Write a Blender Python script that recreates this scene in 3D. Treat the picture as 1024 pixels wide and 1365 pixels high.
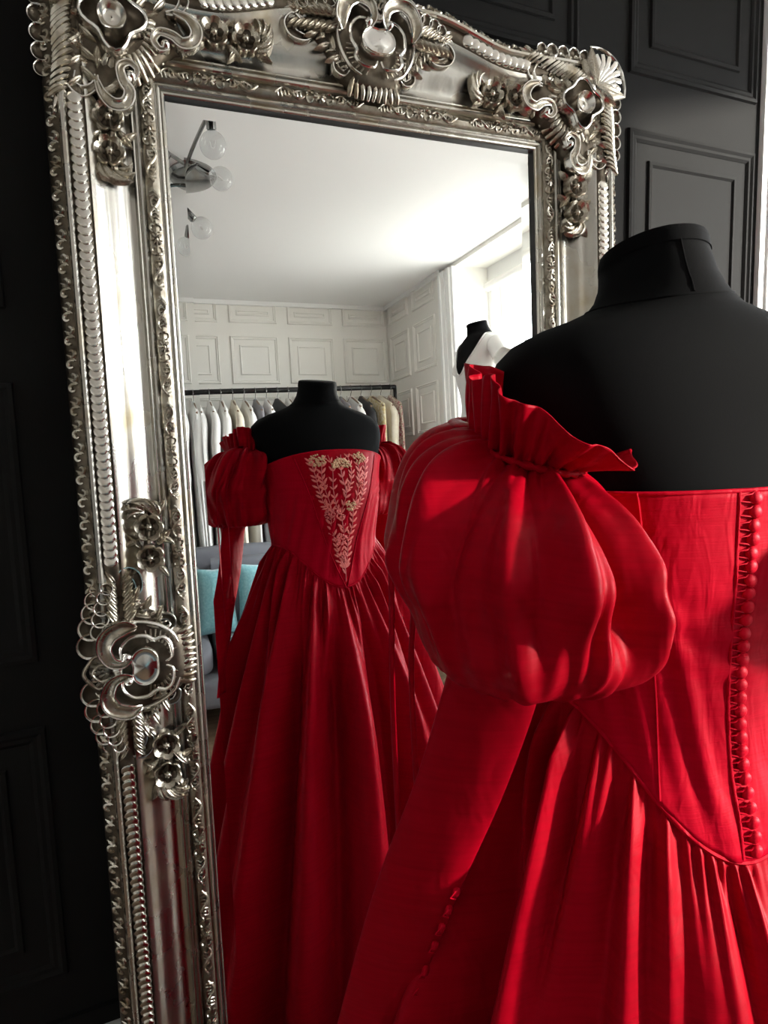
import bpy, bmesh, math, random
from math import sin, cos, pi, radians as RAD, sqrt, atan2, hypot
from mathutils import Vector, Matrix
random.seed(7)
for o in list(bpy.data.objects): bpy.data.objects.remove(o)
scn = bpy.context.scene
COL = scn.collection

# ------------------------------------------------------------------ camera
F_PX = 900.56
cam_d = bpy.data.cameras.new('camera'); cam = bpy.data.objects.new('camera', cam_d); COL.objects.link(cam)
cam_d.sensor_fit = 'HORIZONTAL'; cam_d.sensor_width = 36.0; cam_d.lens = 36.0 * F_PX / 1024.0
cam_d.clip_start = 0.02; cam_d.clip_end = 100
RT = (0.926285, -0.375716, -0.028864); DN = (-0.073088, -0.103991, -0.991889); FW = (0.369667, 0.920882, -0.123785)
cam.matrix_world = Matrix(((RT[0], -DN[0], -FW[0], -0.4453), (RT[1], -DN[1], -FW[1], -1.1368),
                           (RT[2], -DN[2], -FW[2], 1.3635), (0, 0, 0, 1)))
scn.camera = cam

# ------------------------------------------------------------------ world, sun, exposure
SKY = 26.0
w = bpy.data.worlds.new('sky'); scn.world = w; w.use_nodes = True
nt = w.node_tree; nt.nodes.clear()
wo = nt.nodes.new('ShaderNodeOutputWorld'); bg = nt.nodes.new('ShaderNodeBackground')
tc = nt.nodes.new('ShaderNodeTexCoord'); sp = nt.nodes.new('ShaderNodeSeparateXYZ'); rp = nt.nodes.new('ShaderNodeValToRGB')
nt.links.new(tc.outputs['Generated'], sp.inputs[0])
mr = nt.nodes.new('ShaderNodeMapRange'); mr.inputs[1].default_value = -0.4; mr.inputs[2].default_value = 0.6
nt.links.new(sp.outputs['Z'], mr.inputs[0]); nt.links.new(mr.outputs[0], rp.inputs[0])
rp.color_ramp.elements[0].color = (0.42, 0.41, 0.39, 1); rp.color_ramp.elements[0].position = 0.30
rp.color_ramp.elements[1].color = (0.93, 0.96, 1.0, 1); rp.color_ramp.elements[1].position = 0.45
nt.links.new(rp.outputs[0], bg.inputs[0]); bg.inputs[1].default_value = SKY
nt.links.new(bg.outputs[0], wo.inputs[0])

SUN_DIR = Vector((0.80, -0.56, 0.20)).normalized()          # towards the sun
sd = bpy.data.lights.new('sun', 'SUN'); sd.energy = 14.0; sd.angle = RAD(3.0); sd.color = (1.0, 0.93, 0.82)
so = bpy.data.objects.new('sun', sd); COL.objects.link(so)
so.rotation_euler = SUN_DIR.to_track_quat('Z', 'Y').to_euler(); so.location = (6, -5, 4)

# room dimensions
XR, XL, YB, ZC = 1.70, -2.30, -4.0, 2.615
XG = 2.0                                                     # window glass plane
WIN = [(-2.82, -1.66, 0.62, 2.59), (-0.98, -0.06, 0.62, 2.50)]  # y0, y1, z0, z1
for (y0, y1, z0, z1) in WIN:                                  # daylight portals in the window openings
    pd = bpy.data.lights.new('window_portal', 'AREA'); pd.shape = 'RECTANGLE'; pd.size = (z1 - z0); pd.size_y = (y1 - y0)
    po = bpy.data.objects.new('window_portal', pd); COL.objects.link(po)
    po.location = (XG + 0.06, (y0 + y1) / 2, (z0 + z1) / 2); po.rotation_euler = (0, RAD(90), 0)
    pd.cycles.is_portal = True

scn.view_settings.view_transform = 'Standard'; scn.view_settings.look = 'None'
scn.view_settings.exposure = -0.18; scn.view_settings.gamma = 1.0; scn.view_settings.use_curve_mapping = False

# ------------------------------------------------------------------ materials
MATS = {}
def mat(name, color, rough=0.5, metal=0.0, spec=0.5, stint=None, sheen=0.0, sheen_tint=None, noise=None, bump=None, emit=None, coat=0.0, aniso=0):
    m = bpy.data.materials.new(name); m.use_nodes = True; nt = m.node_tree; b = nt.nodes['Principled BSDF']
    b.inputs['Base Color'].default_value = (*color, 1); b.inputs['Roughness'].default_value = rough
    b.inputs['Metallic'].default_value = metal; b.inputs['Specular IOR Level'].default_value = spec
    b.inputs['Sheen Weight'].default_value = sheen
    if stint: b.inputs['Specular Tint'].default_value = (*stint, 1)
    b.inputs['Coat Weight'].default_value = coat
    if sheen_tint: b.inputs['Sheen Tint'].default_value = (*sheen_tint, 1)
    tc = nt.nodes.new('ShaderNodeTexCoord')
    if noise:                                               # (scale vec, color2, lo, hi, rough2)
        sc, c2, lo, hi, r2 = noise
        mp = nt.nodes.new('ShaderNodeMapping'); mp.inputs['Scale'].default_value = sc
        nz = nt.nodes.new('ShaderNodeTexNoise'); nz.inputs['Scale'].default_value = 1.0; nz.inputs['Detail'].default_value = 5
        nt.links.new(tc.outputs['Object'], mp.inputs[0]); nt.links.new(mp.outputs[0], nz.inputs['Vector'])
        rp = nt.nodes.new('ShaderNodeValToRGB'); nt.links.new(nz.outputs[0], rp.inputs[0])
        rp.color_ramp.elements[0].position = lo; rp.color_ramp.elements[1].position = hi
        rp.color_ramp.elements[0].color = (*color, 1); rp.color_ramp.elements[1].color = (*c2, 1)
        nt.links.new(rp.outputs[0], b.inputs['Base Color'])
        if r2 is not None:
            mx = nt.nodes.new('ShaderNodeMapRange'); nt.links.new(nz.outputs[0], mx.inputs[0])
            mx.inputs[1].default_value = lo; mx.inputs[2].default_value = hi; mx.inputs[3].default_value = rough; mx.inputs[4].default_value = r2
            nt.links.new(mx.outputs[0], b.inputs['Roughness'])
    if bump:                                                # (scale vec, strength, distance)
        sc, st, ds = bump[:3]
        mp = nt.nodes.new('ShaderNodeMapping'); mp.inputs['Scale'].default_value = sc
        nz = nt.nodes.new('ShaderNodeTexNoise'); nz.inputs['Scale'].default_value = 1.0; nz.inputs['Detail'].default_value = 4
        nt.links.new(tc.outputs['Object'], mp.inputs[0]); nt.links.new(mp.outputs[0], nz.inputs['Vector'])
        bp = nt.nodes.new('ShaderNodeBump'); bp.inputs['Strength'].default_value = st; bp.inputs['Distance'].default_value = ds
        nt.links.new(nz.outputs[0], bp.inputs['Height']); nt.links.new(bp.outputs[0], b.inputs['Normal'])
        if len(bump) > 3:                                   # second, larger relief (creases)
            mp2 = nt.nodes.new('ShaderNodeMapping'); mp2.inputs['Scale'].default_value = bump[3]
            nz2 = nt.nodes.new('ShaderNodeTexNoise'); nz2.inputs['Scale'].default_value = 1.0; nz2.inputs['Detail'].default_value = 2; nz2.inputs['Distortion'].default_value = 0.6
            nt.links.new(tc.outputs['Object'], mp2.inputs[0]); nt.links.new(mp2.outputs[0], nz2.inputs['Vector'])
            bp2 = nt.nodes.new('ShaderNodeBump'); bp2.inputs['Strength'].default_value = bump[4]; bp2.inputs['Distance'].default_value = bump[5]
            nt.links.new(nz2.outputs[0], bp2.inputs['Height']); nt.links.new(bp2.outputs[0], bp.inputs['Normal'])
    if emit:
        b.inputs['Emission Color'].default_value = (*emit[0], 1); b.inputs['Emission Strength'].default_value = emit[1]
    MATS[name] = m; return m

mat('dark_paint', (0.0125, 0.0122, 0.012), 0.68, spec=0.05, bump=((40, 40, 40), 0.12, 0.002))
mat('white_paint', (0.84, 0.825, 0.775), 0.45, bump=((30, 30, 30), 0.08, 0.002))
mat('trim_white', (0.86, 0.86, 0.85), 0.35)
mat('ceiling_paint', (0.88, 0.88, 0.87), 0.8)
mat('floor_wood', (0.20, 0.13, 0.08), 0.45, noise=((2.0, 22, 2.0), (0.12, 0.075, 0.045), 0.35, 0.7, 0.55))
mat('silver', (0.57, 0.55, 0.50), 0.26, 1.0, noise=((14, 14, 14), (0.42, 0.35, 0.23), 0.50, 0.78, 0.40), bump=((26, 26, 9), 0.22, 0.004))
mat('silver_bright', (0.80, 0.785, 0.75), 0.17, 1.0, noise=((25, 25, 25), (0.70, 0.64, 0.54), 0.45, 0.8, 0.28))
mat('silver_carved', (0.60, 0.565, 0.49), 0.24, 1.0, noise=((40, 40, 40), (0.30, 0.245, 0.17), 0.40, 0.70, 0.36))
mat('silver_patina', (0.15, 0.125, 0.095), 0.38, 1.0, noise=((60, 60, 60), (0.07, 0.055, 0.04), 0.35, 0.7, 0.5))
mat('silver_ground', (0.36, 0.325, 0.265), 0.30, 1.0, noise=((70, 70, 70), (0.20, 0.165, 0.12), 0.4, 0.7, 0.42))
mat('mirror_glass', (0.90, 0.915, 0.90), 0.0, 1.0)
mat('mirror_back', (0.03, 0.03, 0.03), 0.5)
mat('black_jersey', (0.0036, 0.0036, 0.004), 0.85, spec=0.05, bump=((900, 900, 900), 0.15, 0.0006))
mat('red_silk', (0.325, 0.0005, 0.0090), 0.42, spec=0.16, stint=(1, .08, .12), sheen=0.04, sheen_tint=(1, 0.02, 0.06), noise=((9, 9, 260), (0.27, 0.0003, 0.0068), 0.35, 0.75, 0.5), bump=((28, 28, 850), 0.16, 0.0007, (26, 26, 13), 0.55, 0.006))
mat('red_bodice', (0.43, 0.0008, 0.015), 0.55, spec=0.10, stint=(1, .10, .16), sheen=0.0, sheen_tint=(1, 0.03, 0.09), noise=((12, 12, 240), (0.37, 0.0006, 0.011), 0.35, 0.75, 0.52), bump=((40, 40, 700), 0.22, 0.0008, (60, 60, 16), 0.45, 0.004))
mat('red_button', (0.50, 0.0010, 0.016), 0.5, spec=0.3, stint=(1, .15, .2))
mat('thread_pink', (0.82, 0.17, 0.15), 0.5)
mat('thread_gold', (0.72, 0.42, 0.24), 0.45)
mat('thread_rose', (0.80, 0.17, 0.17), 0.5)
mat('white_satin', (0.86, 0.855, 0.83), 0.42, sheen=0.1, bump=((30, 30, 300), 0.1, 0.001))
mat('ivory', (0.80, 0.74, 0.62), 0.55, noise=((20, 20, 20), (0.70, 0.62, 0.48), 0.4, 0.7, None))
mat('white_cloth', (0.84, 0.83, 0.80), 0.6)
mat('cream_lace', (0.78, 0.73, 0.64), 0.7, bump=((120, 120, 120), 0.6, 0.004))
mat('black_cloth', (0.02, 0.02, 0.022), 0.7)
mat('grey_cloth', (0.24, 0.23, 0.25), 0.6)
mat('mauve_cloth', (0.26, 0.17, 0.20), 0.6)
mat('gold_cloth', (0.62, 0.50, 0.24), 0.5, noise=((60, 60, 60), (0.80, 0.74, 0.58), 0.45, 0.6, None))
mat('floral_cloth', (0.66, 0.56, 0.46), 0.6, noise=((70, 70, 70), (0.40, 0.10, 0.13), 0.5, 0.58, None))
mat('black_metal', (0.02, 0.02, 0.02), 0.35, 0.6)
mat('sofa_grey', (0.15, 0.155, 0.175), 0.85, bump=((300, 300, 300), 0.3, 0.001))
mat('teal_velvet', (0.18, 0.44, 0.49), 0.6, sheen=0.4, noise=((16, 16, 16), (0.28, 0.56, 0.60), 0.4, 0.7, None))
mat('chrome', (0.30, 0.30, 0.30), 0.15, 1.0)
mat('wood_dark', (0.10, 0.06, 0.035), 0.5)
mat('hanger_wood', (0.18, 0.11, 0.06), 0.5)
# bulb glass and window pane
def glassy(name, tint, gloss, fac):
    m = bpy.data.materials.new(name); m.use_nodes = True; nt = m.node_tree; nt.nodes.clear()
    o = nt.nodes.new('ShaderNodeOutputMaterial'); mx = nt.nodes.new('ShaderNodeMixShader'); t = nt.nodes.new('ShaderNodeBsdfTransparent')
    g = nt.nodes.new('ShaderNodeBsdfGlossy'); g.inputs['Roughness'].default_value = gloss; t.inputs[0].default_value = (*tint, 1)
    lw = nt.nodes.new('ShaderNodeLayerWeight'); lw.inputs[0].default_value = 0.5
    pw = nt.nodes.new('ShaderNodeMath'); pw.operation = 'POWER'; pw.inputs[1].default_value = 3.0; nt.links.new(lw.outputs['Facing'], pw.inputs[0])
    ml = nt.nodes.new('ShaderNodeMath'); ml.operation = 'MULTIPLY_ADD'; ml.inputs[1].default_value = fac; ml.inputs[2].default_value = 0.04; nt.links.new(pw.outputs[0], ml.inputs[0])
    nt.links.new(ml.outputs[0], mx.inputs[0]); nt.links.new(t.outputs[0], mx.inputs[1]); nt.links.new(g.outputs[0], mx.inputs[2]); nt.links.new(mx.outputs[0], o.inputs[0])
    MATS[name] = m
glassy('window_glass', (0.97, 0.98, 0.98), 0.0, 0.5)
glassy('bulb_glass', (0.93, 0.94, 0.94), 0.03, 0.7)
def frost(m, f):                                             # faintly frosted glass
    nt = m.node_tree; o = [n for n in nt.nodes if n.type == 'OUTPUT_MATERIAL'][0]; sh = o.inputs[0].links[0].from_socket
    mx = nt.nodes.new('ShaderNodeMixShader'); d = nt.nodes.new('ShaderNodeBsdfDiffuse'); d.inputs[0].default_value = (.9, .9, .9, 1); mx.inputs[0].default_value = f
    nt.links.new(sh, mx.inputs[1]); nt.links.new(d.outputs[0], mx.inputs[2]); nt.links.new(mx.outputs[0], o.inputs[0])
frost(MATS['bulb_glass'], .15)

# ------------------------------------------------------------------ mesh helpers
class MB:
    def __init__(s): s.v = []; s.f = []; s.mi = {}
    def grid(s, fn, nu, nv, cu=False, cv=False, slot=None):
        b = len(s.v)
        U = nu if cu else nu + 1; V = nv if cv else nv + 1
        for j in range(V):
            for i in range(U): s.v.append(tuple(fn(i / nu, j / nv)))
        for j in range(nv):
            for i in range(nu):
                a = b + j * U + i; c = b + j * U + (i + 1) % U
                j2 = (j + 1) % V
                d = b + j2 * U + (i + 1) % U; e = b + j2 * U + i
                if slot and slot(j): s.mi[len(s.f)] = slot(j)
                s.f.append((a, c, d, e))
        return s
    def box(s, x0, x1, y0, y1, z0, z1):
        b = len(s.v)
        s.v += [(x0, y0, z0), (x1, y0, z0), (x1, y1, z0), (x0, y1, z0), (x0, y0, z1), (x1, y0, z1), (x1, y1, z1), (x0, y1, z1)]
        s.f += [tuple(b + i for i in q) for q in ((0, 3, 2, 1), (4, 5, 6, 7), (0, 1, 5, 4), (1, 2, 6, 5), (2, 3, 7, 6), (3, 0, 4, 7))]
        return s
    def tube(s, pts, rad, n=8, closed=False, flat=None):
        pts = [Vector(p) for p in pts]; N = len(pts); b = len(s.v)
        rads = rad if isinstance(rad, (list, tuple)) else [rad] * N
        prev = None
        for i, p in enumerate(pts):
            if closed: t = pts[(i + 1) % N] - pts[i - 1]
            else: t = pts[min(i + 1, N - 1)] - pts[max(i - 1, 0)]
            if t.length < 1e-9: t = Vector((0, 0, 1))
            t.normalize()
            if prev is None:
                a = Vector((0, 1, 0)) if abs(t.y) < 0.9 else Vector((1, 0, 0))
                nrm = (a - t * a.dot(t)).normalized()
            else:
                nrm = (prev - t * prev.dot(t)); nrm = nrm.normalized() if nrm.length > 1e-6 else prev
            prev = nrm; bn = t.cross(nrm)
            for k in range(n):
                an = 2 * pi * k / n; r = rads[i]
                s.v.append(tuple(p + nrm * cos(an) * r * (flat or 1.0) + bn * sin(an) * r))
        for i in range(N if closed else N - 1):
            i2 = (i + 1) % N
            for k in range(n):
                s.f.append((b + i * n + k, b + i * n + (k + 1) % n, b + i2 * n + (k + 1) % n, b + i2 * n + k))
        if not closed:
            s.f.append(tuple(b + k for k in range(n))[::-1]); s.f.append(tuple(b + (N - 1) * n + k for k in range(n)))
        return s
    def lathe(s, prof, n=16, c=(0, 0, 0), axis='z', sx=1, sy=1, slot=None):
        # prof: (r, h) list; axis z or -y
        def fn(u, v):
            k = v * (len(prof) - 1); i = min(int(k + 1e-6), len(prof) - 1); r, h = prof[i]; a = 2 * pi * u
            if axis == 'z': return (c[0] + r * cos(a) * sx, c[1] + r * sin(a) * sy, c[2] + h)
            return (c[0] + r * cos(a) * sx, c[1] - h, c[2] + r * sin(a) * sy)
        return s.grid(fn, n, len(prof) - 1, cu=True, slot=slot)
    def xform(s, M):
        s.v = [tuple(M @ Vector(p)) for p in s.v]; return s
    def mesh(s, name, m, angle=40, fix=True):
        me = bpy.data.meshes.new(name); me.from_pydata(s.v, [], s.f); me.update()
        for k, i in s.mi.items(): me.polygons[k].material_index = i
        if fix:
            bm = bmesh.new(); bm.from_mesh(me); bmesh.ops.remove_doubles(bm, verts=bm.verts, dist=1e-6)
            bmesh.ops.recalc_face_normals(bm, faces=bm.faces); bm.to_mesh(me); bm.free()
        me.polygons.foreach_set('use_smooth', [True] * len(me.polygons))
        if angle is not None: me.set_sharp_from_angle(angle=RAD(angle))
        for q in (m if isinstance(m, (tuple, list)) else (m,)): me.materials.append(MATS[q])
        return me
    def build(s, name, m, parent=None, angle=40, loc=None, fix=True):
        return put(name, s.mesh(name, m, angle, fix), parent, loc)

def put(name, me, parent=None, loc=None, rot=None, scale=None):
    o = bpy.data.objects.new(name, me); COL.objects.link(o)
    if parent: o.parent = parent
    if loc is not None: o.location = loc
    if rot is not None: o.rotation_euler = rot
    if scale is not None: o.scale = scale if isinstance(scale, (tuple, list)) else (scale,) * 3
    return o
def tag(o, label=None, cat=None, group=None, kind=None):
    if label: o['label'] = label
    if cat: o['category'] = cat
    if group: o['group'] = group
    if kind: o['kind'] = kind
    return o
def empty(name, loc=(0, 0, 0), rz=0, parent=None):
    o = bpy.data.objects.new(name, None); COL.objects.link(o); o.location = loc; o.rotation_euler = (0, 0, rz); o.empty_display_size = 0.1
    if parent: o.parent = parent
    return o
def copy_tree(o, parent=None):
    c = o.copy(); COL.objects.link(c); c.parent = parent
    for ch in list(o.children): copy_tree(ch, c)
    return c
def lerp(a, b, t): return a + (b - a) * t
def sstep(a, b, x):
    t = max(0.0, min(1.0, (x - a) / (b - a))); return t * t * (3 - 2 * t)
def interp(tab, x):
    if x <= tab[0][0]: return tab[0][1]
    for (x0, y0), (x1, y1) in zip(tab, tab[1:]):
        if x <= x1: return y0 + (y1 - y0) * (x - x0) / (x1 - x0)
    return tab[-1][1]
def catmull(P, n, closed=False):
    P = [Vector(p) for p in P]; out = []; N = len(P)
    segs = N if closed else N - 1
    for i in range(segs):
        if closed: p0, p1, p2, p3 = P[i - 1], P[i], P[(i + 1) % N], P[(i + 2) % N]
        else: p0, p1, p2, p3 = P[max(i - 1, 0)], P[i], P[i + 1], P[min(i + 2, N - 1)]
        for k in range(n):
            t = k / n
            out.append(0.5 * ((2 * p1) + (p2 - p0) * t + (2 * p0 - 5 * p1 + 4 * p2 - p3) * t * t + (3 * p1 - p0 - 3 * p2 + p3) * t ** 3))
    if not closed: out.append(P[-1].copy())
    return out

# ------------------------------------------------------------------ the room
def struct(name, mb, m, parent=None, angle=30, **k):
    o = mb.build(name, m, parent, angle, **k)
    if parent is None: tag(o, kind='structure')
    return o
floor = struct('floor', MB().box(XL - .2, XG + .3, YB - .2, 0.4, -0.10, 0.0), 'floor_wood')
ceiling = struct('ceiling', MB().box(XL - .2, XG + .3, YB - .2, 0.4, ZC, ZC + .12), 'ceiling_paint')

def panel_mesh(name, W, H, m, d=0.012, inset=0.062):
    """one raised wall panel: outer moulding frame and inner raised field; local x width, z height, -y out of the wall"""
    mb = MB()
    prof = [(0.0, 0.0), (0.002, d), (0.008, d * 1.25), (0.014, d * 0.7), (0.020, d * 0.75), (0.026, 0.001)]
    prof2 = [(inset, 0.001), (inset + .002, d * .75), (inset + .009, d * .9), (inset + .014, d * .3), (inset + .02, d * .25)]
    def ring(pr):
        b = len(mb.v)
        for (i, h) in pr:
            for (sx, sz) in ((0, 0), (1, 0), (1, 1), (0, 1)):
                mb.v.append((i if sx == 0 else W - i, -h, i if sz == 0 else H - i))
        for k in range(len(pr) - 1):
            for c in range(4): mb.f.append((b + k * 4 + c, b + k * 4 + (c + 1) % 4, b + k * 4 + 4 + (c + 1) % 4, b + k * 4 + 4 + c))
        return b + (len(pr) - 1) * 4
    ring(prof); b = ring(prof2); mb.f.append((b, b + 1, b + 2, b + 3))
    return mb.mesh(name, m, 30)

# front (mirror) wall: dark panelling, turned 2.97 degrees against the mirror
WROT = RAD(2.9713)
wf = MB().box(-1.9, 1.56, 0.0, 0.10, 0.0, ZC).build('wall_front', 'dark_paint', None, 30)
tag(wf, kind='structure'); wf.location = (-0.5, 0.034, 0); wf.rotation_euler = (0, 0, WROT)
pm = panel_mesh('wall_panel', 0.40, 0.435, 'dark_paint', 0.007, 0.060)
for c in range(-5, 3):
    u0 = 1.141 + (c - 2) * 0.538
    if u0 < -1.9: continue
    for zb in (0.47, 1.012, 1.555, 2.10): put('panel', pm, wf, (u0, 0, zb))
bb = MB()
for (z0, z1, d) in ((0, 0.30, 0.016), (0.30, 0.325, 0.022), (0.325, 0.352, 0.012)): bb.box(-1.9, 1.56, -d, -0.0005, z0, z1)
o = struct('baseboard_front', bb, 'trim_white'); o.location = wf.location; o.rotation_euler = wf.rotation_euler
dr = MB().box(-1.9, 1.56, -0.010, 0.001, 0.372, 0.392)
dr.build('dado_rail', 'dark_paint', wf, 30)
# light casing and door at the end of the dark wall
tr = MB()
for (x0, x1, d) in ((1.562, 1.585, 0.012), (1.585, 1.640, 0.018), (1.640, 1.665, 0.026), (1.665, 1.69, 0.014)): tr.box(x0, x1, -d, 0.10, 0, 2.50)
o = struct('trim_1', tr, 'trim_white'); o.location = wf.location; o.rotation_euler = wf.rotation_euler
dd = MB().box(1.692, 2.18, 0.004, 0.05, 0.005, 2.50)
d1 = struct('door_1', dd, 'trim_white'); d1.location = wf.location; d1.rotation_euler = wf.rotation_euler
dpm = panel_mesh('door_panel', 0.36, 0.95, 'trim_white', 0.010, 0.05)
for zb in (0.2, 1.35): put('panel', dpm, d1, (1.755, 0.004, zb))
kb = MB().lathe([(0.001, 0.05), (0.018, 0.048), (0.024, 0.036), (0.018, 0.024), (0.008, 0.02), (0.008, 0), (0.02, 0.0)], 14, axis='y', c=(1.725, 0.004, 1.05)); kb.build('door_knob', 'chrome', d1)
o = struct('wall_front_2', MB().box(1.562, 2.22, 0.052, 0.12, 0, ZC).box(1.562, 2.22, -0.002, 0.052, 2.502, ZC), 'white_paint'); o.location = wf.location; o.rotation_euler = wf.rotation_euler

# back wall: white panelling
wb = struct('wall_back', MB().box(XL - .1, XR + .1, YB - .12, YB, 0, ZC), 'white_paint')
pmb = panel_mesh('back_panel', 0.358, 0.352, 'white_paint', 0.011, 0.066)
pmt = panel_mesh('back_top_panel', 0.358, 0.15, 'white_paint', 0.011, 0.055)
for c in range(-6, 3):
    x1 = 0.797 + c * 0.4415
    if x1 - .36 < XL: continue
    for k in range(5):
        put('panel', pmb, wb, (x1, YB, 2.008 - k * 0.449), (0, 0, pi))
    put('panel', pmt, wb, (x1, YB, 2.457), (0, 0, pi))
# left wall
wl = struct('wall_left', MB().box(XL - .12, XL, YB, 0.3, 0, ZC), 'white_paint')
for c in range(8):
    for k in range(5): put('panel', pmb, wl, (XL, -3.85 + c * 0.47 , 2.008 - k * 0.449), (0, 0, pi / 2))
for nm, b in (('baseboard_back', (XL, XR, YB, YB + .018, 0, .15)), ('baseboard_left', (XL, XL + .018, YB, 0.0, 0, .15)), ('baseboard_right', (XR - .018, XR, YB, 0.08, 0, .15))):
    struct(nm, MB().box(*b).box(b[0], b[1], b[2], b[3], .15, .155), 'trim_white')
for nm, b in (('trim_2', (XL, XR, YB, YB + .03, ZC - .03, ZC)), ('trim_3', (XR - .03, XR, YB, -2.99, ZC - .03, ZC))):
    struct(nm, MB().box(*b), 'trim_white')
# right wall with two deep window openings
rw = MB(); ys = [YB]
for (y0, y1, z0, z1) in WIN: ys += [y0, y1]
ys.append(0.30)
for i in range(0, len(ys), 2): rw.box(XR, XG + .10, ys[i], ys[i + 1], 0, ZC)
for (y0, y1, z0, z1) in WIN:
    rw.box(XR, XG + .10, y0, y1, 0, z0); rw.box(XR, XG + .10, y0, y1, z1, ZC)
wr = struct('wall_right', rw, 'white_paint')
for (yy, wd) in ((-3.93, 0), (-3.49, 0), (-1.50, 0)):
    for k in range(5): put('panel', pmb, wr, (XR, yy + .36, 2.008 - k * 0.449), (0, 0, -pi / 2))
    put('panel', pmt, wr, (XR, yy + .36, 2.457), (0, 0, -pi / 2))
for wi, (y0, y1, z0, z1) in enumerate(WIN):
    # casing on the wall face, frame, sash bars, panes
    wroot = empty('window_%d' % (wi + 1), (XG, (y0 + y1) / 2, z0)); tag(wroot, kind='structure')
    W2 = (y1 - y0) / 2; H = z1 - z0
    cs = MB()
    for s in (-1, 1):
        for (a, b, d) in ((0.0, .03, .022), (.03, .055, .034), (.055, .105, .02), (.105, .15, .03), (.15, .175, .04)):
            ya, yb = sorted((s * (W2 + a), s * (W2 + b)))
            cs.box(XR - XG - d, XR - XG, ya, yb, -z0 + 0.16, H + (0.02 if ZC - z1 > .03 else 0))
    cs.build('window_casing', 'trim_white', wroot, 30)
    fr = MB()
    for s in (-1, 1):
        ya, yb = sorted((s * W2, s * (W2 - .05))); fr.box(-.06, .05, ya, yb, 0, H)
    fr.box(-.06, .05, -W2 + .05, W2 - .05, 0, .06); fr.box(-.06, .05, -W2 + .05, W2 - .05, H - .09, H)
    fr.build('window_frame', 'trim_white', wroot, 30)
    MB().box(XR - XG - .03, -.06, -W2 + .001, W2 - .001, -.03, .008).build('window_sill', 'trim_white', wroot, 30)
    MB().tube([(-.10, -W2 + .06, H - .14), (-.10, W2 - .06, H - .14)], .028, 14).build('roller_blind', 'white_cloth', wroot)
    ib = W2 - .05
    for k, (za, zb, xo) in enumerate(((.06, H * .52, .0), (H * .52 - .04, H - .09, .022))):
        sa = MB(); sa.box(xo - .02, xo + .02, -ib, ib, za, za + .045).box(xo - .02, xo + .02, -ib, ib, zb - .045, zb)
        for s in (-1, 1):
            ya, yb = sorted((s * ib, s * (ib - .045))); sa.box(xo - .02, xo + .02, ya, yb, za + .045, zb - .045)
        sa.box(xo - .012, xo + .012, -.012, .012, za + .045, zb - .045)
        sh = sa.build('sash', 'trim_white', wroot, 30)
        for s in (-1, 1):
            ya, yb = sorted((s * .012, s * (ib - .045)))
            MB().box(xo - .002, xo + .002, ya, yb, za + .045, zb - .045).build('pane', 'window_glass', sh, 30)

# ------------------------------------------------------------------ the mirror
LEAN = RAD(2.0792); GT = 1.87; GW = 0.33; FWD = 0.165; GB = FWD; GM = (GT + GB) / 2
mir = empty('standing_mirror', (0, -0.0678, 0.0015)); mir.rotation_euler = (-LEAN, 0, 0)
tag(mir, 'tall ornate silver framed mirror leaning on the dark panelled wall', 'mirror')
# bevelled glass
BV = 0.024; bd = 0.0008
gm = MB()
x0, x1, z0, z1 = -GW - .004, GW + .004, GB - .004, GT + .004
gm.v = [(x0, bd, z0), (x1, bd, z0), (x1, bd, z1), (x0, bd, z1), (-GW + BV, 0, GB + BV), (GW - BV, 0, GB + BV), (GW - BV, 0, GT - BV), (-GW + BV, 0, GT - BV),
        (x0, .006, z0), (x1, .006, z0), (x1, .006, z1), (x0, .006, z1)]
gm.f = [(4, 5, 6, 7), (0, 1, 5, 4), (1, 2, 6, 5), (2, 3, 7, 6), (3, 0, 4, 7), (0, 8, 9, 1), (1, 9, 10, 2), (2, 10, 11, 3), (3, 11, 8, 0), (8, 11, 10, 9)]
gme = gm.mesh('mirror_glass', 'mirror_glass', None)
gme.polygons.foreach_set('use_smooth', [False] * len(gme.polygons))
put('mirror_glass', gme, mir)
MB().box(-GW - .12, GW + .12, .008, .018, GB - .12, GT + .12).build('backboard', 'mirror_back', mir, 30)

PROF = [(0.0, -0.002), (0.0, .008), (.0015, .010), (.004, .0105), (.0055, .0085), (.007, .0135), (.0095, .015), (.0115, .0145), (.0125, .0115), (.0145, .0115),
        (.0155, .0145), (.020, .0185), (.026, .0200), (.032, .0185), (.0365, .0150), (.0375, .0135), (.0385, .0185), (.0410, .0215), (.0440, .0215), (.0455, .0185), (.0465, .0190), (.0480, .0235), (.0500, .0240), (.0515, .0225),
        (.0530, .0195), (.058, .0180), (.063, .0186), (.068, .0212), (.073, .0252), (.078, .0290), (.083, .0314), (.088, .0326), (.093, .0345), (.098, .0385), (.103, .0435), (.108, .0476), (.1115, .0488), (.1135, .0465),
        (.1150, .0480), (.1190, .0500), (.1250, .0510), (.1310, .0500), (.1350, .0480), (.1365, .0475), (.1375, .0530), (.1400, .0560), (.1440, .0560), (.1460, .0530), (.1470, .0480),
        (.1500, .0465), (.1550, .0430), (.1600, .0385), (.1635, .0340), (.1650, .0280), (.1650, -.018), (.02, -.018)]
HP = [(u, h) for u, h in PROF if h > -.001 and u > 0.001]
def hp(u): return interp(HP[:-2], u)
def crest(x):
    a = abs(x)
    return 0.030 * sstep(0.24, 0.10, a) if False else 0.030 * (1 - sstep(0.10, 0.255, a)) - 0.004 * sstep(.18, .28, a) * (1 - sstep(.30, .38, a))
def cw(u): return sstep(.055, .114, u)
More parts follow.
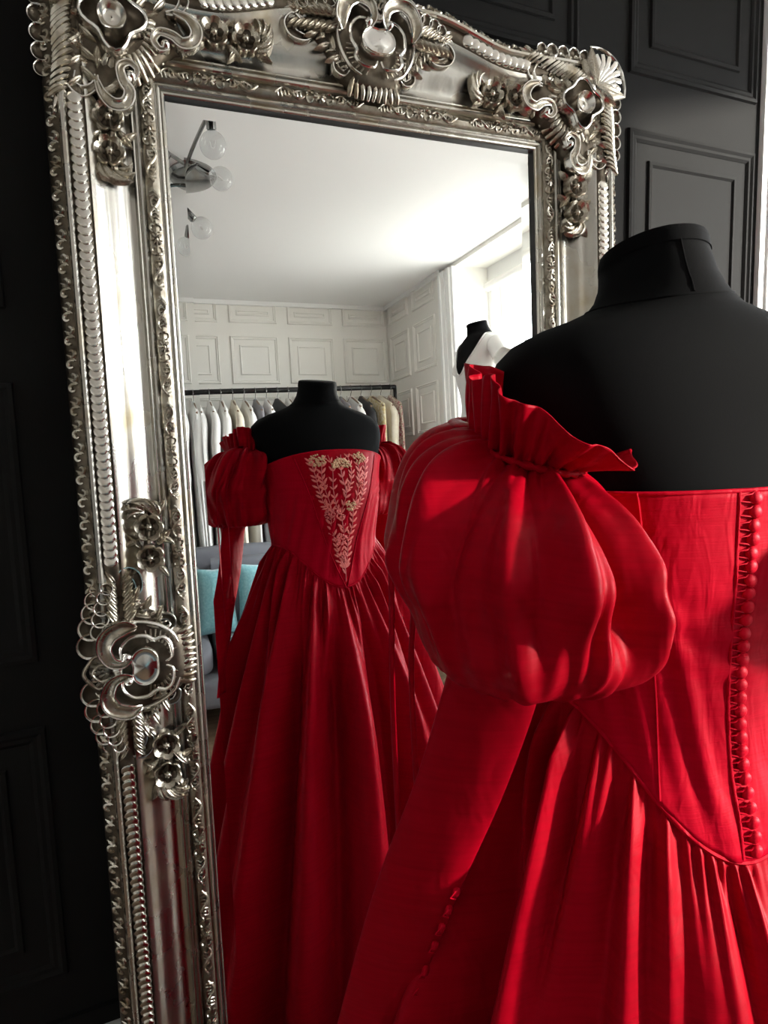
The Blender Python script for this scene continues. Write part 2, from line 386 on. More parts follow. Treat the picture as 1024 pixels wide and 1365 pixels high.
def rail(kind):
    N = {'top': 60, 'bottom': 12, 'left': 24, 'right': 24}[kind]
    mb = MB(); K = len(PROF) - 1
    def fn(a, b):
        u, h = PROF[int(round(b * K))]; t = a * 2 - 1
        if kind in ('top', 'bottom'):
            x = t * (GW + u)
            if kind == 'top': return (x, -h, GT + u + crest(x) * cw(u))
            return (x, -h, GB - u)
        zc = GM; hz = (GT - GB) / 2 + u
        z = zc + t * hz
        return ((-GW - u) if kind == 'left' else (GW + u), -h, z)
    us = [(PROF[i][0] + PROF[i + 1][0]) / 2 for i in range(K)]
    mb.grid(fn, N, K, slot=lambda j: 2 if .0155 < us[j] < .0366 else 1 if (.1138 < us[j] < .1362 or us[j] > .1472) else 0)  # patina grounds; in the rope channel it also paints in shade between beads
    return mb.build('frame_rail', ('silver', 'silver_patina', 'silver_ground'), mir, 28)
for k in ('top', 'bottom', 'left', 'right'): rail(k)
se = MB(); b = 0
for (i, h) in ((-.004, .0075), (.0006, .0075), (.0006, -.0015)):
    se.v += [(-GW + i, -h, GB + i), (GW - i, -h, GB + i), (GW - i, -h, GT - i), (-GW + i, -h, GT - i)]
for k in range(2):
    for c in range(4): se.f.append((k * 4 + c, k * 4 + (c + 1) % 4, k * 4 + 4 + (c + 1) % 4, k * 4 + 4 + c))
se.build('sight_edge', 'mirror_back', mir, 30)

# --- carved motifs (canonical coordinates: x along, z outwards, -y towards the viewer)
def coin():                                                   # overlapping gadroon coin of the rope moulding
    mb = MB()
    def fn(u, v):
        a = 2 * pi * u; r = (1.0, .93, .78, 0.45, 0.02)[int(round(v * 4))]; hh = (0, .35, .62, .80, .86)[int(round(v * 4))]
        x = r * cos(a); z = r * sin(a)
        return (x * .0100, -(hh * .0035 + (x * .5 + .5) * .0062 * (1 if v > .1 else 0.2)), z * .0108)
    mb.grid(fn, 12, 4, cu=True); return mb.mesh('rope_bead', 'silver_bright', 50)
COIN = coin()
PITCH = .0118
def rope_h(): return .0485
zt = GM
nb = 0
rest = []
def bead_line(side, a0, a1, flip):
    n = max(1, int((a1 - a0) / PITCH)); st = (a1 - a0) / n
    for i in range(n):
        a = a0 + (i + .5) * st
        if side == 'left': yield (-GW - .1252, -rope_h(), a), (0, flip * pi / 2, 0)
        elif side == 'right': yield (GW + .1252, -rope_h(), a), (0, flip * pi / 2, 0)
        elif side == 'top':
            sl = (crest(a + .002) - crest(a - .002)) / .004
            yield (a, -rope_h(), GT + .1252 + crest(a)), (0, -math.atan(sl) + (0 if flip > 0 else pi), 0)
        else: yield (a, -rope_h(), GB - .1252), (0, 0 if flip > 0 else pi, 0)
# beads in view are parts of their own
for (side, a0, a1, fl) in (('left', GM + .155, GT - .035, 1), ('left', GM - .62, GM - .155, -1), ('top', -.275, -.165, -1), ('top', .165, .292, 1), ('right', GM + .30, GT - .06, 1)):
    for loc, rot in bead_line(side, a0, a1, fl): put('rope_bead', COIN, mir, loc, rot)
# beads far down or out of sight are joined
jm = MB()
for (side, a0, a1, fl) in (('left', GB + .05, GM - .62, -1), ('right', GB + .05, GM - .155, -1), ('right', GM + .155, GM + .30, 1), ('bottom', -.29, -.16, -1), ('bottom', .16, .29, 1)):
    for loc, rot in bead_line(side, a0, a1, fl):
        b = len(jm.v); M = Matrix.Translation(loc) @ Matrix.Rotation(rot[1], 4, 'Y')
        jm.v += [tuple(M @ v.co) for v in COIN.vertices]; jm.f += [tuple(b + i for i in p.vertices) for p in COIN.polygons]
tag(jm.build('rope_moulding', 'silver_bright', mir, 50, fix=False), kind='stuff')

# --- low relief scroll bands
def leaf_mesh(name, m, L=1.0, W=.45, H=.28, bend=0.0, nu=8, nv=6, groove=.35, tip=.0, lobes=0):
    mb = MB()
    def fn(u, v):
        s = u; c = v * 2 - 1
        wd = W * .5 * (sin(pi * min(1, s * .94 + .05) ** .75) ** .8)
        if lobes: wd *= 1 + .16 * sin(lobes * 2 * pi * s)
        ang = bend * s
        # centre line (arc)
        x = (L * (sin(ang) / ang if abs(bend) > 1e-4 and s > 0 else 1) * s) if abs(bend) > 1e-4 else L * s
        z = (L * s * (1 - cos(ang)) / ang if abs(bend) > 1e-4 and s > 0 else 0.0)
        px = x - sin(ang) * wd * c; pz = z + cos(ang) * wd * c
        h = H * (sin(pi * (.12 + .80 * s)) ** .7) * (1 - abs(c) ** 2.4) * (1 - groove * math.exp(-(c / .22) ** 2)) + tip * s * s * (1 - .6 * c * c)
        if abs(c) > .99: h -= H * .35
        return (px, -h, pz)
    mb.grid(fn, nu, nv); return mb.mesh(name, m, 55)
LEAF = leaf_mesh('leaf', 'silver_carved')
LEAFB = leaf_mesh('leaf_curled', 'silver_carved', bend=1.5, W=.42, H=.30, groove=.2, tip=.18)
LEAFC = leaf_mesh('leaf_comma', 'silver_carved', bend=2.6, W=.36, H=.34, groove=0.0, tip=.10, nu=10)
PETAL = leaf_mesh('petal', 'silver_carved', W=.7, H=.22, groove=.5)
def cup_mesh():
    mb = MB(); mb.lathe([(.02, .06), (.35, .08), (.66, .20), (.84, .44), (.93, .58), (1.0, .60), (1.05, .46), (1.07, -.5)], 18, axis='y', slot=lambda j: 1 if j < 3 else 0)
    return mb.mesh('cup', ('silver_bright', 'silver_patina'), 60)
CUP = cup_mesh()
def dome_mesh():
    mb = MB(); mb.lathe([(.02, .62), (.4, .56), (.7, .40), (.9, .18), (1.0, -.1)], 14, axis='y'); return mb.mesh('bead', 'silver_bright', 60)
DOME = dome_mesh()
def flower_mesh(n=6):
    mb = MB(); lv = ((.02, .50), (.13, .47), (.21, .30), (.27, .12), (.45, .10), (.68, .22), (.86, .42), (.95, .50), (1.0, .47), (1.04, .25), (1.05, -.25))
    def fn(u, v):
        a = 2 * pi * u; k = int(round(v * 10)); r, h = lv[k]; q = abs(cos(n * a / 2)); R = 1.0 if r < .3 else lerp(1.0, .80 + .20 * q ** .6, min(1, (r - .25) / .4))
        if r > .3: h -= .14 * (1 - q) ** 2
        return (r * R * cos(a), -h, r * R * sin(a))
    mb.grid(fn, 48, 10, cu=True, slot=lambda j: 1 if 2 <= j <= 4 else 0)
    for k in range(6):
        a = 2 * pi * k / 6; mb.lathe([(.01, .40), (.06, .36), (.08, .1)], 6, c=(.20 * cos(a), 0, .20 * sin(a)), axis='y')
    return mb.mesh('flower', ('silver_carved', 'silver_patina'), 60)
def trough(mb, P, W, D=.006, n=5, h=None):
    """dished rocaille scroll: a strip with raised rims along a path of (x, z, h)"""
    pts = catmull([(p[0], -p[2], p[1]) for p in P], n); N = len(pts) - 1
    sec = ((-1.08, -2.6), (-1.0, .70), (-.93, .95), (-.82, .60), (-.5, .1), (0, -.12), (.5, .1), (.82, .60), (.93, .95), (1.0, .70), (1.08, -2.6))
    def fn(u, v):
        k = int(round(v * N)); p = pts[k]; t = (pts[min(k + 1, N)] - pts[max(k - 1, 0)]); t.y = 0; t.normalize(); nn = Vector((-t.z, 0, t.x)); c, hh = sec[int(round(u * 10))]
        w = interp(W, k / N); return p + nn * c * w + Vector((0, -1, 0)) * hh * D * min(1, w / .006)
    b = len(mb.f); mb.grid(fn, 10, N)
    for j in range(N):
        for i in range(10):
            if 3 <= i <= 6: mb.mi[b + j * 10 + i] = 1
    vb = len(mb.v) - 11 * (N + 1)
    for col in (2, 8): mb.tube([Vector(mb.v[vb + j * 11 + col]) for j in range(N + 1)], .0015, 5)
    return mb
CARVE = ('silver_bright', 'silver_patina'); CARVE2 = ('silver_bright', 'silver_carved')
FLOWER = flower_mesh()

def scroll_band(side):
    """inner moulding relief: waving ribbon with leaf pairs and flower clusters, one mesh per rail"""
    u0 = .026; mb = MB(); per = .150
    L = (2 * (GW + .022)) if side in ('top', 'bottom') else (GT - GB + .044)
    def P(t, o, h):
        if side == 'top': return (t, -(h + hp(u0 + o)), GT + u0 + o)
        if side == 'bottom': return (t, -(h + hp(u0 + o)), GB - u0 - o)
        if side == 'left': return (-GW - u0 - o, -(h + hp(u0 + o)), GM + t)
        return (GW + u0 + o, -(h + hp(u0 + o)), GM + t)
    n = int(L / per); per = L / n
    for i in range(n):
        c = -L / 2 + (i + .5) * per
        # waving ribbon
        for sgn in (-1, 1):
            pts = [P(c + sgn * (.026 + .049 * k / 12), .0065 * sin(pi * 2 * k / 12 + .4) * (1 if sgn > 0 else -1), .002) for k in range(13)]
            mb.tube(pts, [.0031 - .0012 * abs(k / 6 - 1) for k in range(13)], 6)
            pts = [P(c + sgn * (.030 + .040 * k / 8), -.0050 * sin(pi * 2 * k / 8 + 1.0) * (1 if sgn > 0 else -1), .001) for k in range(9)]
            mb.tube(pts, [.0025 - .0009 * abs(k / 4 - 1) for k in range(9)], 5)
            for q in (.030, .036, .042, .050, .056, .062, .068):
                mb.tube([P(c + sgn * q, -.006, .001), P(c + sgn * (q + .003), .0, .003), P(c + sgn * (q + .001), .006, .001)], [.0010, .0018, .0008], 5)
        # central flower cluster with small C scrolls
        for k in range(8):
            a = 2 * pi * k / 8
            mb.tube([P(c + .0035 * cos(a), .0030 * sin(a), .003), P(c + .0100 * cos(a), .0080 * sin(a), .0022)], [.0020, .0022], 5)
        mb.tube([P(c - .001, 0, .002), P(c + .001, 0, .006)], [.003, .001], 6)
        for sgn in (-1, 1):
            for sg2 in (-1, 1):
                mb.tube([P(c + sgn * (.0165 + .0055 * cos(b)), sg2 * (.004 + .0042 * sin(b)), .002) for b in [x * .55 - .6 for x in range(8)]], [.0025, .0025, .0024, .0022, .0020, .0018, .0015, .0012], 5)
    return tag(mb.build('scroll_moulding', 'silver_carved', mir, 60, fix=False), kind='stuff')
for sd_ in ('top', 'left', 'right', 'bottom'): scroll_band(sd_)

def edge_band(side):
    """outer sloping edge: repeating S scrolls in low relief"""
    mb = MB(); per = .0165
    L = (GT - GB + .30) if side in ('left', 'right') else 2 * (GW + .15)
    n = int(L / per); per = L / n
    def P(t, o, h):                                          # o: -1..1 across the slope
        u = .1558 + o * .0072; hh = hp(u) + h * .9; uu = u + h * .3
        if side == 'left': return (-GW - uu, -hh, GM + t)
        if side == 'right': return (GW + uu, -hh, GM + t)
        if side == 'top': return (t, -hh, GT + uu + crest(t))
        return (t, -hh, GB - uu)
    for i in range(n):
        c = -L / 2 + (i + .5) * per; s = 1 if i % 2 else -1
        pts = []
        for k in range(11):
            b = k / 10 * 4.4 - .6; r = 1 - .55 * k / 10
            pts.append(P(c + .0070 * r * cos(b) * s - .002, s * .95 * r * sin(b), .0008))
        mb.tube(pts, [.0016 + .0014 * sin(pi * k / 10) for k in range(11)], 5)
        mb.tube([P(c + s * .004, -s * .8, .0005), P(c + s * .010, s * .1, .0012), P(c + s * .013, s * .9, .0005)], [.0010, .0022, .0009], 5)
    return tag(mb.build('edge_scrolls', 'silver_carved', mir, 60, fix=False), kind='stuff')
for sd_ in ('left', 'top', 'right'): edge_band(sd_)

def S(name, me, par, x, z, h, ang=0, sc=.02, flat=None, tilt=0):
    """place a carved piece: x, z position, h height, ang in-plane angle in degrees"""
    return put(name, me, par, (x, -h, z), (tilt, -RAD(ang), 0), (sc, (flat or sc), sc))
def spray(parent_loc, rot, scale=(1, 1, 1)):
    """two flowers and curling leaves along +x"""
    base = MB(); base.tube([(-.02, -.004, 0), (.02, -.006, .003), (.05, -.006, -.002), (.09, -.004, .002)], [.004, .006, .006, .003], 6)
    o = base.build('flower_spray', 'silver_patina', mir, 60); o.location = parent_loc; o.rotation_euler = rot; o.scale = scale
    for (x, z, r) in ((0, 0, .0215), (.047, -.001, .0215)): S('flower', FLOWER, o, x, z, .005, random.uniform(0, 60), r, .024)
    for (x, z, a, L) in ((.016, .012, 40, .026), (.020, -.012, -45, .026), (-.010, .013, 130, .022), (-.012, -.012, 215, .022), (.030, .014, 120, .024), (.034, -.015, 235, .024), (.060, .012, 35, .026), (.062, -.012, -30, .026)):
        S('leaf', LEAF, o, x, z, .004, a, L * 1.15, .030)
    for (x, z, a, L) in ((.064, -.010, 8, .042), (.070, -.004, 20, .038), (.072, .004, 42, .030), (.070, .009, 70, .024), (.064, -.016, -14, .030)):
        S('curled_leaf', LEAFB, o, x, z, .006, a, L, .030)
    return o
HS = .034
# along the top rail next to both corners, down both side rails next to the corners
spray((-GW + .074, -HS, GT + .083), (0, 0, 0)); spray((GW - .062, -HS, GT + .068), (0, 0, 0), (-1, 1, 1))
spray((-GW - .083, -HS, GT - .058), (0, pi / 2, 0)); spray((GW + .068, -HS, GT - .072), (0, pi / 2, 0), (1, 1, -1))
# beside the middle ornaments of the side rails
spray((-GW - .070, -HS, GM + .158), (0, -pi / 2, 0)); spray((-GW - .067, -HS, GM - .136), (0, pi / 2, 0))
spray((GW + .070, -HS, GM + .158), (0, -pi / 2, 0)); spray((GW + .067, -HS, GM - .136), (0, pi / 2, 0))

def mound(outline, h0, h1, m='silver_patina'):
    """low carved ground of an ornament"""
    c = Vector((sum(p[0] for p in outline) / len(outline), 0, sum(p[1] for p in outline) / len(outline)))
    pts = catmull([(p[0], 0, p[1]) for p in outline], 4, True); N = len(pts); mb = MB()
    lv = ((1.0, h0 - .03), (1.0, h0), (.93, h0 + (h1 - h0) * .55), (.75, h0 + (h1 - h0) * .85), (.4, h1), (.02, h1))
    def fn(u, v):
        p = pts[int(round(u * N)) % N]; r, h = lv[int(round(v * 5))]; q = c + (p - c) * r; return (q.x, -h, q.z)
    return mb.grid(fn, N, 5, cu=True)
def outline_tube(mb, P, r, h, closed=True, n=6, hvar=0):
    pts = catmull([(p[0], -(h if len(p) < 3 else p[2]), p[1]) for p in P], 5, closed)
    N = len(pts)
    mb.tube(pts, [r * (1 if closed else (.45 + .75 * sin(pi * (i + .5) / N) ** .6)) for i in range(N)], n, closed)
def rope(mb, P, r, n_rings, h, tw=.6):
    """twisted carved rope: tilted rings along a path"""
    pts = catmull([(p[0], -h, p[1]) for p in P], 12); N = len(pts) - 1
    for i in range(n_rings):
        k = int((i + .5) / n_rings * N); p = pts[k]; t = (pts[min(k + 1, N)] - pts[max(k - 1, 0)]).normalized(); nz = Vector((-t.z, 0, t.x))
        rr = r * (1.0 - .25 * abs(2 * (i + .5) / n_rings - 1))
        q = []
        for j in range(7):
            a = -1.25 + 2.5 * j / 6
            q.append(p + nz * sin(a) * rr + Vector((0, -1, 0)) * cos(a) * rr * .9 + t * tw * rr * sin(a))
        mb.tube(q, [rr * x for x in (.12, .22, .27, .28, .27, .22, .12)], 5)
    return mb

def acanthus(name, par, x, z, h, ang, L):
    """leaf tip of four lobes"""
    mb = MB()
    for k, (da, l, wd) in enumerate(((-46, .66, .30), (-17, .95, .34), (14, 1.0, .34), (44, .70, .30))):
        for sg in (0,):
            b = len(mb.v); M = Matrix.Rotation(-RAD(da), 4, 'Y') @ Matrix.Diagonal((L * l, L * .8, L * wd / .45, 1))
            mb.v += [tuple(M @ v.co) for v in LEAF.vertices]; mb.f += [tuple(b + i for i in p.vertices) for p in LEAF.polygons]
    return put(name, mb.mesh(name, 'silver_bright', 55, False), par, (x, -h, z), (0, -RAD(ang), 0))

def center_ornament(loc, roty):
    H = .054
    ol = [(-.125, .118), (-.10, .150), (-.06, .160), (0, .168), (.06, .160), (.10, .150), (.125, .118), (.085, .085), (.055, .045), (.036, .030), (0, .026), (-.036, .030), (-.055, .045), (-.085, .085)]
    root = mound(ol, .034, .052).build('center_ornament', 'silver_patina', mir, 60)
    root.location = loc; root.rotation_euler = (0, roty, 0)
    # kidney boss
    mb = MB()
    def fn(u, v):
        a = 2 * pi * u; r = (1.04, 1.0, .95, .85, .6, .02)[int(round(v * 5))]; h = (-.5, .55, .62, .50, .62, .70)[int(round(v * 5))]
        rx = .0290 * (1 - .16 * math.exp(-((a - pi / 2) / .35) ** 2) - .12 * math.exp(-((a - 3 * pi / 2) / .35) ** 2)); rz = .0225 * (1 - .22 * math.exp(-((a - pi / 2) / .35) ** 2) - .10 * math.exp(-((a - 3 * pi / 2) / .35) ** 2))
        return (r * rx * cos(a), -(H + .008 + h * .016), .090 + r * rz * sin(a))
    mb.grid(fn, 32, 5, cu=True); mb.build('boss', 'silver_bright', root, 60)
    # rims around the boss
    mb = MB()
    for s in (-1, 1):
        outline_tube(mb, [(s * .008, .120), (s * .030, .122), (s * .045, .108), (s * .046, .088), (s * .038, .074), (s * .040, .062), (s * .030, .052), (s * .010, .050), (s * .003, .060)], .0030, H + .012, False)
        outline_tube(mb, [(s * .058, .128), (s * .066, .100), (s * .060, .072), (s * .046, .050), (s * .028, .040)], .0028, H + .004, False)
    mb.build('rim', 'silver_bright', root, 60)
    for s in (-1, 1):
        mb = MB()
        for k in range(8):
            a = -.2 + k * .20; mb.tube([(s * (.033 + .002 * k * .3) * cos(a), -(H + .004), .078 - .026 * sin(a)), (s * .052 * cos(a), -(H + .001), .078 - .038 * sin(a))], [.0018, .0014], 5)
        tag(mb.build('fluting', 'silver_carved', root, 60), kind='stuff')
    # two fat C scrolls
    for s in (-1, 1):
        mb = MB()
        trough(mb, [(s * .015, .110, H + .014), (s * .010, .121, H + .018), (s * .016, .136, H + .020), (s * .036, .144, H + .020), (s * .054, .136, H + .020), (s * .063, .116, H + .018), (s * .060, .098, H + .012)], [(0, .004), (.25, .0065), (.6, .0120), (.85, .0105), (1, .002)], .0065)
        mb.lathe([(.001, .012), (.005, .010), (.007, .003), (.007, -.01)], 10, c=(s * .018, -(H + .014), .114), axis='y')
        mb.build('scroll', CARVE2, root, 60)
    # palmette and ball above the boss
    mb = MB(); outline_tube(mb, [(-.020, .140), (-.024, .156), (-.012, .168), (0, .174), (.012, .168), (.024, .156), (.020, .140)], .0026, H + .012, False)
    outline_tube(mb, [(-.010, .140), (-.012, .152), (0, .162), (.012, .152), (.010, .140)], .0022, H + .016, False)
    for k in range(5): a = RAD(50 + 20 * k); mb.tube([(.008 * cos(a), -(H + .008), .134 + .008 * sin(a)), (.032 * cos(a), -(H + .006), .134 + .032 * sin(a))], [.002, .0034], 5)
    mb.build('palmette', 'silver_carved', root, 60)
    S('bead', DOME, root, 0, .128, H + .010, 0, .0085)
    # shell towards the glass
    mb = MB(); nr = 9
    for k in range(nr):
        t = -1 + 2 * k / (nr - 1); pts = []
        for j in range(9):
            q = j / 8; x = t * (.036 + .006 * q) + .0016 * sin(q * 2 * pi + k); z = .054 - q * .038 - .003 * (1 - t * t) * q
            pts.append((x, -(hp(max(.02, z)) * .5 + .018 + .014 * sin(pi * (.25 + .6 * q))), z))
        mb.tube(pts, [.0043 * x for x in (.6, .9, 1, 1, 1, 1.05, 1.1, 1.0, .6)], 6)
    mb.build('shell', 'silver_carved', root, 60)
    # overlapping cups on the outer edge, two rows
    for s in (-1, 1):
        for (x, z, r) in ((.036, .166, .020), (.062, .164, .0185), (.084, .160, .0165), (.103, .156, .0145), (.119, .150, .012)):
            S('cup', CUP, root, s * x, z - .004, .040, 0, r, r * .8, tilt=RAD(0))
        for (x, z, r) in ((.058, .148, .0135), (.076, .146, .0125), (.092, .143, .0115), (.107, .139, .0105), (.120, .134, .009)):
            S('cup', CUP, root, s * x, z, H - .002, 0, r, r * .9)
        # two herringbone braids of leaves
        for k in range(7):
            q = k / 6
            x = .064 + .062 * q; z = .118 - .000 * q; hh = H + .002 - .010 * q
            for (dz, an) in ((.006, 34), (-.008, -40)):
                S('leaf', LEAF, root, s * x, z + dz * .6, hh, an if s > 0 else 180 - an, .028 - .004 * q, .026)
        for k in range(6):
            q = k / 5; x = .052 + .042 * q; z = .060 + .040 * q
            S('leaf', LEAF, root, s * x, z, H - .008, (-25 if s > 0 else 205) if k % 2 else (75 if s > 0 else 105), .027, .024)
        mb = MB(); rope(mb, [(s * .050, .052), (s * .070, .070), (s * .092, .094), (s * .112, .104)], .0085, 9, H - .012); mb.build('rope_carving', 'silver_carved', root, 60)
        acanthus('leaf_tip', root, s * .118, .132, .046, 0 if s > 0 else 180, .030)
        mb = MB(); trough(mb, [(s * .044, .054, .044), (s * .054, .044, .044), (s * .066, .050, .044), (s * .066, .064, .044), (s * .056, .064, .044)], [(0, .002), (.4, .0052), (1, .0026)], .004); mb.build('curl', CARVE, root, 60)
        mb = MB(); trough(mb, [(s * .098, .104, .044), (s * .112, .090, .040), (s * .132, .092, .040), (s * .142, .104, .042), (s * .134, .116, .044), (s * .124, .112, .044)], [(0, .002), (.45, .0075), (1, .003)], .0045); mb.build('curl', CARVE, root, 60)
    return root
center_ornament((0, 0, GT + .012), 0); center_ornament((-GW, 0, GM), -pi / 2)
center_ornament((GW, 0, GM), pi / 2); center_ornament((0, 0, GB), pi)

def corner_ornament(loc, sx, sz):
    H = .050
    ol = [(-.045, .135), (-.01, .158), (.05, .162), (.10, .160), (.145, .165), (.165, .145), (.160, .10), (.162, .05), (.158, -.01), (.135, -.045), (.105, -.025), (.085, -.045), (.055, -.030), (.035, .005), (.010, .025), (-.010, .045), (-.040, .060), (-.025, .095)]
    root = mound(ol, .030, .048).build('corner_ornament', 'silver_patina', mir, 60)
    root.location = loc; root.scale = (sx, 1, sz)
    c = (.067, .066)
    # rose boss: wavy rim and inner dish
    mb = MB(); P = []
    for k in range(32):
        a = 2 * pi * k / 32; r = .0375 * (1 + .17 * cos(4 * a - 4 * RAD(45) + pi)) * (1 + .05 * sin(a * 3)); P.append((c[0] + r * cos(a), c[1] + r * sin(a)))
    pts = [(p[0], -(H + .020), p[1]) for p in P]; mb.tube(pts, .0030, 6, True)
    b = len(mb.v)
    def fn(u, v):
        p = P[int(round(u * 32)) % 32]; r, h = ((1.12, -.02), (1.06, .012), (.98, .019), (.84, .004), (.5, .000), (.02, .004))[int(round(v * 5))]
        return (c[0] + (p[0] - c[0]) * r, -(H + h), c[1] + (p[1] - c[1]) * r)
    mb.grid(fn, 32, 5, cu=True, slot=lambda j: 1 if j >= 2 else 0); mb.build('rose_rim', CARVE, root, 60)
    mb = MB(); mb.lathe([(.001, .017), (.007, .015), (.013, .017), (.0168, .025), (.0188, .028), (.0205, .024), (.0208, .0)], 22, c=(c[0] + .002, -H, c[1] - .002), axis='y'); mb.build('rose_center', 'silver_bright', root, 60)
    # shell fan at the corner with crossing leaves
    mb = MB()
    for k in range(7):
        a = RAD(45 + (k - 3) * 15); r1 = .062 - .004 * abs(k - 3)
        mb.tube([(.108 + .010 * cos(a), -(H + .006), .108 + .010 * sin(a)), (.108 + .035 * cos(a), -(H + .014), .108 + .035 * sin(a)), (.108 + r1 * cos(a), -(H + .006), .108 + r1 * sin(a))], [.003, .0048, .0056], 6)
    outline_tube(mb, [(.108 + .066 * cos(RAD(a)), .108 + .066 * sin(RAD(a))) for a in (-12, 10, 32, 45, 58, 80, 102)], .0034, H + .006, False)
    mb.build('corner_shell', 'silver_bright', root, 60)
    for (x, z, a, L) in ((.104, .104, 100, .066), (.104, .104, -10, .066), (.100, .112, 128, .044), (.112, .100, -38, .044)): S('leaf', LEAF, root, x, z, H + .010, a, L, .030)
    S('bead', DOME, root, .094, .098, H + .012, 0, .008)
    # ropes along both edges
    mb = MB(); rope(mb, [(-.032, .138), (.020, .128), (.060, .122), (.098, .118)], .0140, 20, H - .002, 1.0); mb.build('rope_carving', 'silver_carved', root, 60)
    mb = MB(); rope(mb, [(.128, .096), (.134, .060), (.136, .010), (.146, -.040)], .0140, 20, H - .002, 1.0); mb.build('rope_carving', 'silver_carved', root, 60)
    # edge cups and beads
    for t in (0, 1):
        for (q, r) in ((.000, .011), (.022, .0125), (.046, .013), (.070, .0135), (.094, .0135)):
            x, z = (q, .161) if t == 0 else (.163, q - .004)
            S('cup', CUP, root, x, z, .036, 0, r, r * .9)
            x, z = (q + .004, .146) if t == 0 else (.149, q)
            S('bead', DOME, root, x, z, H - .010, 0, .0062)
        for (q) in (.020, .036, .052):
            x, z = (q - .01, .105) if t == 0 else (.104, q - .01)
            S('leaf', LEAF, root, x, z, H - .006, 60 if t == 0 else 20, .034, .028)
    # small leaves of the second garland
    for k in range(6):
        q = k / 5
        S('leaf', LEAF, root, lerp(-.005, .058, q), lerp(.112, .110, q), H - .002, (50 if k % 2 else -50), .028, .026)
        S('leaf', LEAF, root, lerp(.112, .114, q), lerp(.055, -.012, q), H - .002, (-40 if k % 2 else -140), .028, .026)
    acanthus('leaf_tip', root, -.024, .141, .046, 180, .034); acanthus('leaf_tip', root, .142, -.030, .046, -84, .034)
    # gadroon ribs between rose and glass corner
    mb = MB()
    for k in range(13):
        a = RAD(165 + k * 10.0); mb.tube([(c[0] + .042 * cos(a), -(H - .002), c[1] + .042 * sin(a)), (c[0] + .054 * cos(a + .04), -(H - .004), c[1] + .054 * sin(a + .04)), (c[0] + .072 * cos(a), -.025, c[1] + .072 * sin(a))], [.0032, .0052, .0040], 6)
    mb.build('gadroon_fan', 'silver_carved', root, 60)
    for k in range(3):                                       # leaves lying around the rose
        a = RAD(75 + k * 35); S('leaf', LEAF, root, c[0] + .040 * cos(a), c[1] + .040 * sin(a), H - .004, 75 + k * 35 + 30, .030, .024)
    for k in range(3):
        a = RAD(15 - k * 35); S('leaf', LEAF, root, c[0] + .040 * cos(a), c[1] + .040 * sin(a), H - .004, 15 - k * 35 - 30, .030, .024)
    # leaf shaped scroll cartouches on both sides
    for t in (0, 1):
        def Q(p): return p if t == 0 else (p[1], p[0])
        mb = MB()
        trough(mb, [(*Q(p), H + .003) for p in ((.044, -.006), (.040, .006), (.050, .014), (.062, .006), (.060, -.012), (.052, -.026), (.058, -.042), (.074, -.046), (.088, -.034), (.094, -.016))], [(0, .002), (.3, .0050), (.55, .0075), (.8, .0085), (1, .003)], .005)
        trough(mb, [(*Q(p), H - .003) for p in ((.094, -.006), (.098, -.022), (.114, -.032), (.128, -.022), (.124, -.004))], [(0, .002), (.5, .0075), (1, .003)], .005)
        p = Q((.048, -.002)); mb.lathe([(.001, .011), (.005, .009), (.0075, .003), (.0075, -.01)], 10, c=(p[0], -H, p[1]), axis='y')
        mb.build('scroll', CARVE2, root, 60)
        p = Q((.066, -.004)); S('leaf', LEAFB, root, p[0], p[1], H - .008, -80 if t == 0 else 190, .040, .028)
    return root
corner_ornament((GW, 0, GT), 1, 1); corner_ornament((-GW, 0, GT), -1, 1); corner_ornament((GW, 0, GB), 1, -1); corner_ornament((-GW, 0, GB), -1, -1)

# ------------------------------------------------------------------ dress form and red gown
FC = (0.062, -0.615); FROT = -RAD(7.0)                       # axis and heading of the form (faces the mirror)
RINGS = [  # z, forward shift, half width, half depth, exponent
    (0.72, 0.000, .165, .125, 2.0), (0.90, -.008, .172, .130, 2.0), (1.00, -.004, .152, .120, 2.0), (1.06, .000, .138, .108, 2.0), (1.12, .002, .134, .104, 2.0),
    (1.18, .006, .139, .110, 2.05), (1.24, .010, .145, .118, 2.1), (1.30, .008, .149, .118, 2.2), (1.345, .002, .162, .110, 2.4), (1.375, -.003, .172, .104, 2.5), (1.40, -.006, .175, .100, 2.5),
    (1.42, -.008, .170, .095, 2.45), (1.435, -.008, .155, .089, 2.35), (1.448, -.006, .128, .082, 2.2), (1.458, -.004, .098, .075, 2.1), (1.468, .000, .074, .068, 2.0), (1.480, .006, .060, .066, 2.0),
    (1.495, .012, .052, .061, 2.0), (1.512, .017, .048, .057, 2.0), (1.527, .020, .0465, .0545, 2.0)]
